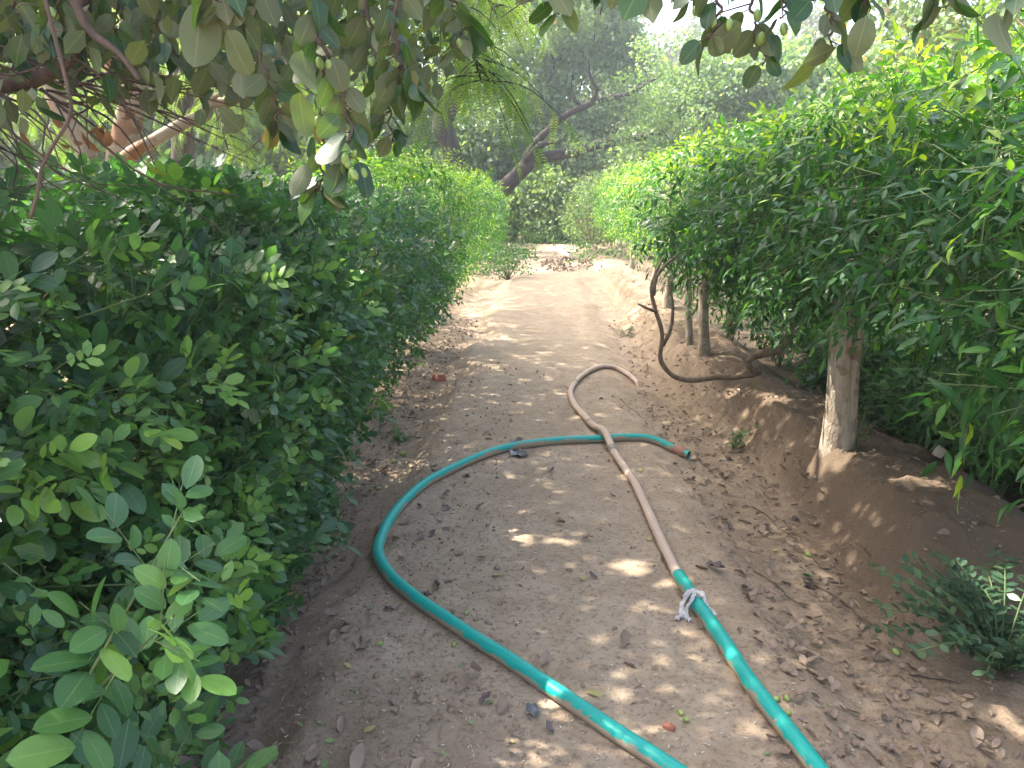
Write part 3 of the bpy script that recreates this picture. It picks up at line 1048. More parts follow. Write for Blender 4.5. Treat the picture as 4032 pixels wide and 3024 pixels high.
            limbs = [((-.05, .3, 1.05), .032), ((.5, -.15, 1.1), .04), ((.1, .55, 1.2), .035), ((.25, -.7, 1.1), .035), ((.05, -.45, 1.2), .03), ((.75, .35, 1.0), .036), ((.55, -.1, .78), .032)]
            r_t = .06
        elif k == 0:
            bt = Batch()
            bt.tube([b + [0, 0, -.1], b + [.02, 0, .35], b + [0, .03, .8]], [.09, .07, .06], 10, 16, bumpy=.1)
            part("trunk", bt.mesh("trunk", B["hedge"]), root)
            crown = b + [0, .03, .76]; r_t = .05
            limbs = [((-.5, .3, 1.1), .03), ((.3, .5, 1.2), .03), ((-.3, -.4, 1.1), .03), ((-.55, .75, .95), .024)]
        else:
            rt = (.052, .052, .046, .034, .05, .05, .05, .05)[k]
            bt = Batch()
            lean = np.array([rng.uniform(-.05, .05), rng.uniform(-.05, .05), 0])
            bt.tube([b + [0, 0, -.1], b + [0, 0, .03], b + lean * .5 + [0, 0, .3], b + lean + [0, 0, .72]], [rt * 1.35, rt * 1.15, rt * .95, rt * .9], 10, 18, bumpy=.12, seed=k)
            part("trunk", bt.mesh("trunk", B["hedge"]), root)
            crown = b + lean + [0, 0, .68]; r_t = rt
            limbs = [((rng.uniform(.15, .95), rng.uniform(-.8, .8), rng.uniform(.95, 1.4)), rt * .6) for _ in range(5)]
        near = [p for p in tg[:120]]
        for j, (off, r) in enumerate(limbs):
            e = b + np.array(off)
            bt = Batch()
            mid = crown * .5 + e * .5 + rng.normal(0, .05, 3)
            bt.tube([crown - [0, 0, .03], mid, e], [r, r * .75, r * .45], 7, 10, bumpy=.1, seed=j)
            for t in near[j::len(limbs)][:9]:
                m2 = e * .5 + t * .5 + rng.normal(0, .08, 3)
                bt.tube([e, m2, t], [r * .4, r * .25, .003], 5, 7)
            part("limb", bt.mesh("limb", B["hedge"] if k else B["twig"]), root)
        lo = hi
        if k == 2:
            # crooked stem that lies on the bank and turns up into the hedge
            pts = [(1.72, 5.45, .72), (1.66, 5.42, .56), (1.62, 5.40, .49), (1.49, 5.38, .46), (1.385, 5.36, .42), (1.40, 5.36, .35), (1.46, 5.38, .325),
                   (1.31, 5.40, .285), (1.17, 5.42, .275), (1.02, 5.42, .25), (.90, 5.41, .27), (.82, 5.40, .33), (.775, 5.40, .42), (.78, 5.40, .59), (.72, 5.42, .78), (.70, 5.45, .92), (.78, 5.55, 1.1)]
            rad = [.036, .038, .040, .036, .028, .027, .029, .027, .025, .023, .021, .020, .019, .018, .017, .014, .010]
            bt = Batch(); bt.tube(pts, np.array(rad) * .85, 10, 90, bumpy=.16, seed=9)
            bt.tube([(.79, 5.40, .5), (.84, 5.41, .62), (.85, 5.43, .78), (.82, 5.46, .95)], [.014, .013, .011, .008], 7, 14)
            bt.tube([(.735, 5.41, .74), (.66, 5.39, .77), (.60, 5.38, .80)], [.013, .011, .006], 6, 8)
            bt.tube([(.71, 5.42, .85), (.74, 5.45, 1.0), (.9, 5.5, 1.15)], [.014, .012, .007], 6, 8)
            part("crooked_stem", bt.mesh("crooked_stem", B["twig"]), root, label="crooked bare stem lying along the bank")


right_hedge()
# ------------------------------------------------------------------ generic crowns and trees
TPL_CARD = [diamond_tpl(.75, .1), diamond_tpl(.65, .25)]

def above_view(P, margin):
    """keep only crown leaves above the frame, where the shading canopy stays unseen"""
    return P[:, 2] > 1.5 + 0.245 * np.hypot(P[:, 0], np.maximum(P[:, 1], 0)) + margin


def clump_leaves(centres, radii, per, rng, size, flat=0.7, jitter=0.35, tone=(0.45, 0.18), droop=0.2, up=0.35):
    n = len(centres) * per
    C = np.repeat(centres, per, 0)
    r = np.repeat(np.broadcast_to(radii, (len(centres),)), per)
    d = unit(n, rng)
    P = C + d * (r * rng.random(n) ** 0.45)[:, None] * np.array([1, 1, flat])
    Y = d + np.array([0, 0, -droop]) + rng.normal(0, .6, (n, 3))
    Z = np.array([0, 0, up]) + d * 0.4 + rng.normal(0, .6, (n, 3))
    S = size * rng.uniform(0.65, 1.3, n)
    T = np.clip(rng.normal(tone[0], tone[1], n) + np.repeat(rng.normal(0, .12, len(centres)), per), 0, 1)
    return frames(Y, Z), P, S, T


def ellipsoid_centres(blobs, spacing, rng, shell=0.55, seed=0):
    out = []
    for c, rad in blobs:
        c = np.array(c, float); rad = np.array(rad, float)
        n = int(4 * np.pi * ((rad[0] * rad[1] + rad[0] * rad[2] + rad[1] * rad[2]) / 3) / spacing ** 2)
        d = unit(max(n, 4), rng)
        k = (shell + (1 - shell) * rng.random(len(d)) ** 0.5)
        P = c + d * rad * k[:, None]
        P += 0.22 * rad.min() * np.stack([fbm(P * 1.1 / rad.min(), 2, seed + i) for i in range(3)], 1)
        out.append(P)
    return np.vstack(out)


def foliage_part(root, name, mat, tpls, R, P, S, T):
    bt = Batch()
    own = np.arange(len(P)) % len(tpls)
    for k, tp in enumerate(tpls):
        s = own == k
        bt.leaves(tp, R[s], P[s], S[s], T[s])
    return part(name, bt.mesh(name, mat), root, kind="stuff")


def tree(name, label, base, trunk, rad, blobs, mat, bark, rng, leaf=0.1, spacing=0.75, per=30, clump=0.55, tpls=None, tone=(0.45, 0.18), limbs=8, flat=0.75, extra=None, keep=None, group=None, droop=0.2, sides=10):
    root = thing(name, label, "tree", base, group)
    bt = Batch(); bt.tube(trunk, rad, sides, len(trunk) * 7, bumpy=0.18, seed=int(abs(base[0]) * 7) + 1)
    tr = part("trunk", bt.mesh("trunk", bark), root)
    C = ellipsoid_centres(blobs, spacing, rng, seed=int(abs(base[1])))
    C = C[C[:, 2] > 0.25]
    top = np.array(trunk[-1], float)
    sel = C[rng.permutation(len(C))[:limbs * 4]]
    for k in range(limbs):
        grp = sel[k::limbs]
        if len(grp) == 0: continue
        bt = Batch()
        st = np.array(trunk[-1 - (k % 2)], float)
        m = grp.mean(0)
        r = rad[-1] * 0.7
        bt.tube([st, st * .5 + m * .5 + rng.normal(0, .2, 3), m], [r, r * .7, r * .4], 6, 10, bumpy=.1)
        for g_ in grp:
            bt.tube([m, (m + g_) / 2 + rng.normal(0, .15, 3), g_], [r * .4, r * .25, .008], 5, 6)
        part("limb", bt.mesh("limb", bark), root)
    R, P, S, T = clump_leaves(C, clump, per, rng, leaf, flat, tone=tone, droop=droop)
    m = P[:, 2] > 0.03
    if keep is not None:
        m &= keep(P)
    foliage_part(root, "crown", mat, tpls or TPL_CARD, R[m], P[m], S[m], T[m])
    return root


# ------------------------------------------------------------------ jujube tree reaching over the path
TPL_JUJ = [leaf_tpl(3, 0.62, 0.92, 0.6, 0.12, 0.15), leaf_tpl(3, 0.58, 0.9, 0.6, 0.3, 0.3), leaf_tpl(3, 0.66, 0.95, 0.55, 0.05, -0.1)]
JUJ_HI = [leaf_tpl(10, 0.64, 0.92, 0.5, 0.10, 0.16, 0.04, 1.5, blunt=.6, skew=.12), leaf_tpl(10, 0.60, 0.88, 0.55, 0.35, 0.40, 0.06, 1.2, blunt=.5, skew=-.1), leaf_tpl(10, 0.70, 0.98, 0.48, 0.02, -0.16, 0.06, 1.0, blunt=.8, skew=.06)]
HANGING = [
    [(-0.35, 1.15, 1.86), (-0.33, 1.15, 1.73), (-0.30, 1.16, 1.64), (-0.29, 1.15, 1.57), (-0.30, 1.14, 1.54)],
    [(-0.33, 1.20, 1.88), (-0.34, 1.20, 1.72), (-0.35, 1.22, 1.62), (-0.35, 1.20, 1.54), (-0.36, 1.19, 1.51)],
    [(-0.24, 1.25, 1.89), (-0.24, 1.25, 1.73), (-0.23, 1.26, 1.69), (-0.21, 1.25, 1.67)],
    [(-0.31, 1.35, 1.92), (-0.30, 1.35, 1.77), (-0.28, 1.36, 1.67), (-0.27, 1.35, 1.59)],
    [(-0.21, 1.40, 1.93), (-0.18, 1.40, 1.84), (-0.15, 1.41, 1.80), (-0.17, 1.40, 1.75)],
    [(-0.47, 1.30, 1.91), (-0.47, 1.30, 1.74), (-0.45, 1.31, 1.66), (-0.45, 1.30, 1.61)],
    [(-0.41, 1.00, 1.84), (-0.41, 1.00, 1.75), (-0.40, 1.00, 1.73)],
    [(-0.01, 1.30, 1.92), (-0.01, 1.30, 1.83), (0.01, 1.30, 1.78)],
    [(0.06, 1.20, 1.89), (0.07, 1.20, 1.82), (0.09, 1.20, 1.79)],
    [(0.11, 1.05, 1.84), (0.11, 1.05, 1.79), (0.12, 1.05, 1.77)],
    [(0.20, 1.40, 1.94), (0.22, 1.40, 1.86), (0.23, 1.40, 1.82)],
    [(0.22, 1.25, 1.90), (0.24, 1.25, 1.80), (0.24, 1.25, 1.75), (0.22, 1.25, 1.73)],
    [(0.30, 1.35, 1.93), (0.31, 1.35, 1.81), (0.33, 1.35, 1.76), (0.34, 1.35, 1.71)],
    [(0.35, 1.30, 1.91), (0.35, 1.30, 1.82), (0.35, 1.30, 1.77)],
    [(0.37, 1.20, 1.88), (0.37, 1.20, 1.79), (0.39, 1.20, 1.75), (0.39, 1.20, 1.70)],
    [(0.48, 1.30, 1.91), (0.48, 1.30, 1.83), (0.47, 1.30, 1.79)],
    [(0.51, 1.20, 1.88), (0.53, 1.20, 1.81), (0.55, 1.20, 1.76)],
    [(0.56, 1.10, 1.86), (0.58, 1.10, 1.79), (0.59, 1.10, 1.74)],
    [(-0.72, 1.50, 1.98), (-0.73, 1.50, 1.82), (-0.70, 1.50, 1.76)],
    [(-0.80, 1.50, 1.98), (-0.80, 1.50, 1.84), (-0.83, 1.50, 1.78)],
    [(-0.84, 1.40, 1.95), (-0.85, 1.40, 1.83), (-0.88, 1.40, 1.79)],
    [(-0.92, 1.40, 1.95), (-0.93, 1.40, 1.83), (-0.91, 1.40, 1.78)],
    [(-0.62, 1.60, 2.00), (-0.60, 1.62, 1.86), (-0.58, 1.60, 1.78)],
    [(-0.52, 1.75, 2.02), (-0.50, 1.75, 1.90), (-0.52, 1.75, 1.82)],
    [(-1.00, 1.80, 2.02), (-1.02, 1.80, 1.90), (-1.05, 1.82, 1.80)],
    [(-1.15, 1.70, 2.00), (-1.16, 1.70, 1.86), (-1.12, 1.70, 1.78)],
    [(-0.86, 1.90, 2.06), (-0.84, 1.90, 1.94), (-0.80, 1.92, 1.86)],
    [(-0.36, 1.55, 1.99), (-0.38, 1.55, 1.86), (-0.40, 1.55, 1.78)],
]


def jujube():
    rng = np.random.default_rng(31)
    base = (-2.75, 0.15, hz(-2.75, 0.15))
    root = thing("jujube_tree", "jujube tree whose grey-backed oval leaves and green fruits hang into the top of the view", "tree", base)
    b = np.array(base)
    bt = Batch()
    bt.tube([b + [0, 0, -.1], b + [.03, .02, .6], b + [.15, .1, 1.3], b + [.35, .2, 2.0]], [.15, .125, .11, .10], 12, 24, bumpy=.18, seed=2)
    part("trunk", bt.mesh("trunk", B["dark"]), root)
    fork = b + [.35, .2, 1.98]
    # main limbs above the view
    limb_pts = [[fork, (-1.6, .6, 2.5), (-.8, .95, 2.35), (-.25, 1.15, 2.15), (.3, 1.2, 2.08), (.8, 1.15, 2.05)],
                [fork, (-1.9, 1.2, 2.6), (-1.2, 1.9, 2.5), (-.5, 2.2, 2.75), (.6, 2.8, 3.2), (1.6, 3.6, 3.8)],
                [fork, (-2.4, 1.6, 2.9), (-2.1, 3.2, 3.5), (-1.2, 4.6, 4.0), (-.2, 5.6, 4.3)],
                [fork, (-2.9, -.6, 2.9), (-2.6, -1.8, 3.4), (-1.6, -2.6, 3.8)],
                [fork, (-1.6, -.1, 2.9), (-.5, -.6, 3.3), (.9, -.5, 3.6), (2.0, .2, 3.8)],
                [fork, (-3.2, .8, 3.0), (-3.8, 2.0, 3.6), (-4.4, 3.0, 4.2)]]
    for k, lp in enumerate(limb_pts):
        bt = Batch(); bt.tube(lp, np.linspace(.07, .016, len(lp)), 8, 30, bumpy=.15, seed=k)
        part("limb", bt.mesh("limb", B["dark"]), root)
    # the dark bare branch and twigs at the left edge
    bt = Batch()
    bt.tube([(-1.9, 1.2, 2.1), (-1.55, 1.5, 1.76), (-1.23, 1.55, 1.72), (-1.08, 1.55, 1.72), (-1.0, 1.55, 1.73), (-.93, 1.55, 1.765), (-.91, 1.55, 1.80), (-.89, 1.55, 1.85), (-.86, 1.52, 1.98), (-.8, 1.4, 2.3)],
            [.026, .022, .019, .018, .016, .013, .012, .011, .009, .007], 8, 50, bumpy=.2, seed=6)
    bt.tube([(-.9, 1.3, 2.2), (-.80, 1.30, 1.89), (-.76, 1.30, 1.80), (-.74, 1.30, 1.76), (-.70, 1.30, 1.73), (-.67, 1.30, 1.69)], [.010, .008, .008, .007, .005, .004], 7, 30, bumpy=.2, seed=7)
    part("bare_branch", bt.mesh("bare_branch", B["dark"]), root)
    bt = Batch()
    bt.tube([(-.7, 1.06, 2.1), (-.66, 1.05, 1.80), (-.65, 1.05, 1.72), (-.64, 1.05, 1.65), (-.64, 1.05, 1.61), (-.67, 1.05, 1.57), (-.69, 1.05, 1.54), (-.70, 1.05, 1.51), (-.715, 1.05, 1.475)], .0028, 6, 40, bumpy=.2)
    for k in range(46):
        s = np.array([rng.uniform(-1.45, -.95), rng.uniform(1.45, 1.9), rng.uniform(1.70, 1.86)])
        e = s + np.array([rng.uniform(.1, .42), rng.uniform(-.15, .1), rng.uniform(-.24, .05)])
        m = (s + e) / 2 + rng.normal(0, .03, 3)
        bt.tube([s, m, e], [.0034, .0024, .001], 5, 8)
        if k % 2:
            bt.tube([m, m + (e - s) * .3 + rng.normal(0, .05, 3)], [.0018, .0008], 4, 3)
    for k in range(12):    # wiry tendrils hanging lower at the left
        s = np.array([rng.uniform(-1.35, -1.0), 1.6, rng.uniform(1.62, 1.72)])
        bt.tube([s, s + [rng.uniform(-.05, .08), 0, -.08], s + [rng.uniform(-.02, .16), .02, -.15], s + [rng.uniform(0, .2), .02, rng.uniform(-.22, -.15)]], [.0022, .0016, .0013, .0008], 4, 12)
    part("bare_twigs", bt.mesh("bare_twigs", B["dark"]), root, kind="stuff")
    # hanging twigs with their leaves
    R, P, S, T, V = [], [], [], [], []
    fruits = []
    for k, tw in enumerate(HANGING):
        q = catmull(tw, 26)
        q[:, :2] += 0.004 * np.stack([np.sin(np.arange(26) * 1.7), np.cos(np.arange(26) * 1.3)], 1)
        bt = Batch()
        up = np.vstack([q[:1] + [0, 0, 0.25], q])
        bt.tube(up, np.linspace(.0036, .0012, len(up)), 5, 40)
        if k in (18, 19, 20, 21, 24, 25, 26, 22, 23, 27): nl = 16
        elif k < 7: nl = 22
        else: nl = 11
        for j in range(nl):
            f = (j + 0.8) / nl
            i = int(f * 25)
            o = q[i]
            s = 1 if j % 2 else -1
            side = np.array([s * rng.uniform(.3, 1.0), rng.uniform(-.7, .5), 0])
            d = norm(side * 0.75 + np.array([0, 0, -rng.uniform(.45, 1.2)]))
            ptl = o + norm(side + [0, 0, -.3]) * rng.uniform(.006, .014)
            bt.tube([o, ptl], [.001, .0009], 4, 3)
            z = (np.array([-0.45, 0.6, 0.35]) if rng.random() < .62 else np.array([.1, -.8, .5])) + rng.normal(0, .6, 3)
            R.append(frames(d[None], z[None])[0]); P.append(ptl)
            big = rng.random()
            S.append((rng.uniform(.030, .048) if k > 6 and k < 18 else rng.uniform(.030, .052)) + (0.020 if big > .86 else 0))
            T.append(np.clip(rng.normal(.34, .2), 0, 1))
            V.append(rng.integers(0, 3))
            if rng.random() < (.14 if k in (0, 1, 3) else .05):
                fruits.append(o + np.array([rng.normal(0, .008), rng.normal(0, .008), -rng.uniform(.010, .02)]))
        for _ in range(2):
            i = int(rng.integers(4, 22))
            e = q[i] + rng.normal(0, .05, 3) * [1, 1, .4] - [0, 0, .03]
            bt.tube([q[i], (q[i] + e) / 2 + rng.normal(0, .008, 3), e], [.0014, .0011, .0007], 4, 6)
        part("twig", bt.mesh("twig", B["dark"]), root)
    # particular leaves seen large against the light; backlit yellow put into some tones
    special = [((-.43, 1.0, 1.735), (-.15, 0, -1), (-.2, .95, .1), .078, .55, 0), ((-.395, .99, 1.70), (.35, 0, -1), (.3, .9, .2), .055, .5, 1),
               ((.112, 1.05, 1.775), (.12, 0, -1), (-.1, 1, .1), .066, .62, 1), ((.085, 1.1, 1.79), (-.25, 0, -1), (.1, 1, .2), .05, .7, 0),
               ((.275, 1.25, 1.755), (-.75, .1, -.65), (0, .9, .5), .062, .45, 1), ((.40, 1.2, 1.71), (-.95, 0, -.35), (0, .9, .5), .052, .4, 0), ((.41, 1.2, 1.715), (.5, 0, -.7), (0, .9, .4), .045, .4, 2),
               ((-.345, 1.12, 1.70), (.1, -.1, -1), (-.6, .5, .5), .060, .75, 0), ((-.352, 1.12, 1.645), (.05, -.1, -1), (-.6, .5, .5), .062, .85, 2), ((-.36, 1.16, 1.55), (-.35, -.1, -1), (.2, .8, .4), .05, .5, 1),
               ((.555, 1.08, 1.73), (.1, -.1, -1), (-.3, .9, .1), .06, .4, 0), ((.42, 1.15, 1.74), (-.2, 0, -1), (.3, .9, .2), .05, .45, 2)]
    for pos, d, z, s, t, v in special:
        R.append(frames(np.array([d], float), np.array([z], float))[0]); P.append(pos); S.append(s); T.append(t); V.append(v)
    R = np.array(R); P = np.array(P, float); S = np.array(S); T = np.array(T); V = np.array(V)
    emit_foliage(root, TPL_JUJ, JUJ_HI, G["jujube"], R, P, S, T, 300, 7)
    fv, ft, fu = tube_arrays(np.stack([np.zeros(9), np.zeros(9), np.linspace(-.5, .5, 9)], 1), 0.36 * np.sqrt(np.clip(1 - np.linspace(-1, 1, 9) ** 2, 0.01, 1)) , 10)
    fm = raw_mesh("fruit", fv, ft, fu, np.full(len(fv), .5), plain_mat("green_fruit", (0.11, 0.20, 0.05), (0.16, 0.25, 0.06), 60, 0.35, 0.5, 0.05))
    for p in fruits + [np.array(x) for x in [(-.285, 1.15, 1.565), (-.295, 1.14, 1.552), (-.30, 1.15, 1.56), (-.275, 1.15, 1.535), (.235, 1.25, 1.755), (.31, 1.3, 1.775), (.352, 1.3, 1.755)]]:
        o = bpy.data.objects.new("fruit", fm); COL.objects.link(o); o.parent = root
        o.location = Vector(p) - root.location
        o.rotation_euler = (rng.normal(0, .25), rng.normal(0, .25), 0)
        s = rng.uniform(.017, .023); o.scale = (s * .85, s * .85, s)
    # unseen foliage overhead, beyond the upper edge of the view, shaped for shade
    C = np.stack([rng.uniform(-4.6, 0.25, 260), np.where(rng.random(260) < .12, rng.uniform(-2.5, 1.6, 260), rng.uniform(1.6, 8.0, 260)), rng.uniform(2.4, 4.7, 260)], 1)
    C = C[above_view(C, 0.55) & ((C[:, 1] < 2.6) | (C[:, 2] > 2.6))]
    D = np.stack([rng.uniform(-3.6, -0.9, 80), rng.uniform(3.2, 8.0, 80), rng.uniform(3.2, 4.9, 80)], 1)
    zz = rng.uniform(3.0, 4.8, 560)
    E2 = np.stack([rng.uniform(-.4, 2.4, 560) + SUN[0] / SUN[2] * zz, rng.uniform(0.8, 6.8, 560) + SUN[1] / SUN[2] * zz, zz], 1)  # added clumps, shifted along the sun's direction to shade near path and bank
    D = np.vstack([D, E2])
    C = np.vstack([C, D[above_view(D, .55)]])
    C = C[np.hypot(C[:, 0], C[:, 1]) > 0.2]
    Rb, Pb, Sb, Tb = clump_leaves(C, 0.50, 54, rng, 0.090, 0.6, tone=(.42, .2), droop=.3)
    m = above_view(Pb, 0.18) & open_to_sun(Pb)
    foliage_part(root, "crown", G["jujube"], TPL_CARD, Rb[m], Pb[m], Sb[m], Tb[m])
    # the dense fringe just above and behind the hanging twigs on the left
    k = 1600
    Pf = np.stack([rng.uniform(-1.55, -.25, k), rng.uniform(1.35, 2.3, k), np.zeros(k)], 1)
    Pf[:, 2] = 1.5 + 0.235 * Pf[:, 1] + rng.uniform(-.17, .16, k) + .06 * vnoise(Pf * 4, 3)
    Yf = np.stack([rng.normal(0, .6, k), rng.normal(0, .5, k), -rng.uniform(.4, 1.2, k)], 1)
    Zf = np.array([-.3, .6, .6]) + rng.normal(0, .6, (k, 3))
    foliage_part(root, "upper_foliage", G["jujube"], TPL_JUJ, frames(Yf, Zf), Pf, rng.uniform(.032, .06, k), np.clip(rng.normal(.25, .22, k), 0, 1))  # low leaf tone puts shadow into the fringe


jujube()


# ------------------------------------------------------------------ pale-barked tree behind the left hedge
def guava():
    rng = np.random.default_rng(32)
    base = (-3.35, 6.0, hz(-3.35, 6.0))
    root = thing("guava_tree", "pale flaking-barked tree with orange patches behind the left hedge", "tree", base)
    b = np.array(base)
    bt = Batch()
    bt.tube([b + [0, 0, -.1], (-3.35, 6, .8), (-3.34, 6.0, 1.6), (-3.24, 6, 2.0), (-3.14, 6, 2.28), (-3.07, 6.05, 2.61), (-2.95, 6.1, 3.1), (-2.9, 6.3, 4.0)], [.14, .12, .105, .10, .09, .085, .075, .05], 14, 50, bumpy=.12, seed=3)
    part("trunk", bt.mesh("trunk", B["guava"]), root)
    for k, (pts, rad) in enumerate([
        ([(-3.40, 5.9, .5), (-3.52, 5.95, 1.5), (-3.58, 6, 1.88), (-3.70, 6, 2.1), (-3.95, 6.1, 2.7), (-4.2, 6.3, 3.6)], [.09, .08, .075, .068, .06, .04]),
        ([(-3.36, 5.95, 1.2), (-3.28, 5.9, 1.7), (-3.12, 5.82, 1.83), (-2.94, 5.8, 1.92), (-2.68, 5.8, 2.05), (-2.53, 5.8, 2.10), (-2.50, 5.8, 2.17), (-2.38, 5.8, 2.19), (-2.25, 5.8, 2.21), (-1.98, 5.8, 2.23), (-1.6, 5.85, 2.20)], [.07, .06, .05, .045, .040, .042, .042, .032, .028, .022, .012]),
        ([(-2.5, 5.8, 2.16), (-2.42, 5.75, 2.22), (-2.30, 5.72, 2.25), (-2.1, 5.7, 2.32)], [.022, .016, .012, .006]),
        ([(-3.2, 6, 2.1), (-3.35, 6.1, 2.4), (-3.45, 6.2, 3.0), (-3.4, 6.3, 3.8)], [.05, .045, .04, .03]),
        ([(-2.3, 5.8, 2.7), (-2.0, 5.8, 2.78), (-1.7, 5.8, 2.72), (-1.5, 5.85, 2.6)], [.02, .018, .014, .008]),
        ([(-2.95, 6.08, 3.05), (-2.6, 5.9, 2.85), (-2.3, 5.8, 2.7)], [.03, .025, .02])]):
        bt = Batch(); bt.tube(pts, rad, 10, len(pts) * 6, bumpy=.16, seed=20 + k)
        part("limb", bt.mesh("limb", B["guava"]), root)
    C = np.stack([rng.uniform(-6.2, -1.4, 230), rng.uniform(4.2, 11.0, 230), rng.uniform(3.2, 5.8, 230)], 1)
    C = C[above_view(C, .6) & ((C[:, 1] < 8.2) | (C[:, 0] > -3.3))]
    R, P, S, T = clump_leaves(C, .45, 46, rng, .11, .6, tone=(.5, .16))
    m = above_view(P, .25) & open_to_sun(P)
    foliage_part(root, "crown", G["far"], TPL_CARD, R[m], P[m], S[m], T[m])
    # a few large drying leaves left on low shoots
    dm = plain_mat("drying_orange_leaf", (0.20, 0.095, 0.045), (0.32, 0.18, 0.09), 30, .7, .3, .2, .35)
    tp = leaf_tpl(6, .42, .95, .8, .5, .35, .05, 1.5)
    lm = raw_mesh("dry_leaf", tp[0], tp[1], tp[2], np.full(len(tp[0]), .5), dm)
    for k in range(12):
        p = np.array([rng.uniform(-1.12, -.85), rng.uniform(1.62, 1.72), rng.uniform(1.56, 1.68)])
        o = single("withered_leaf", lm, "withered orange leaf caught in the bare twigs above the left hedge", "leaf", "withered leaves caught in the twigs", p, (rng.uniform(2.2, 3.8), rng.uniform(-.6, .6), rng.uniform(0, 6)), rng.uniform(.03, .055))


guava()


# ------------------------------------------------------------------ feathery-leaved tree
def feather_leaf(rng, pairs=12):
    """one pinnate leaf along +y, unit length"""
    d = diamond_tpl(.26, .1)
    Rl, Pl, Sl = [], [], []
    for k in range(pairs):
        f = (k + 1.2) / (pairs + 1)
        for s in (-1, 1):
            a = math.radians(68)
            dirv = np.array([s * math.sin(a), math.cos(a), -.12])
            Rl.append(frames(dirv[None], np.array([[0, 0, 1.0]]))[0])
            Pl.append((0, f, -.28 * f * f)); Sl.append(.17 * (1 - .35 * f) * min(1, .5 + 2 * f))
    bt = Batch()
    bt.leaves(d, np.array(Rl), np.array(Pl), np.array(Sl), .5)
    return np.vstack(bt.V), np.vstack(bt.T), np.vstack(bt.U)


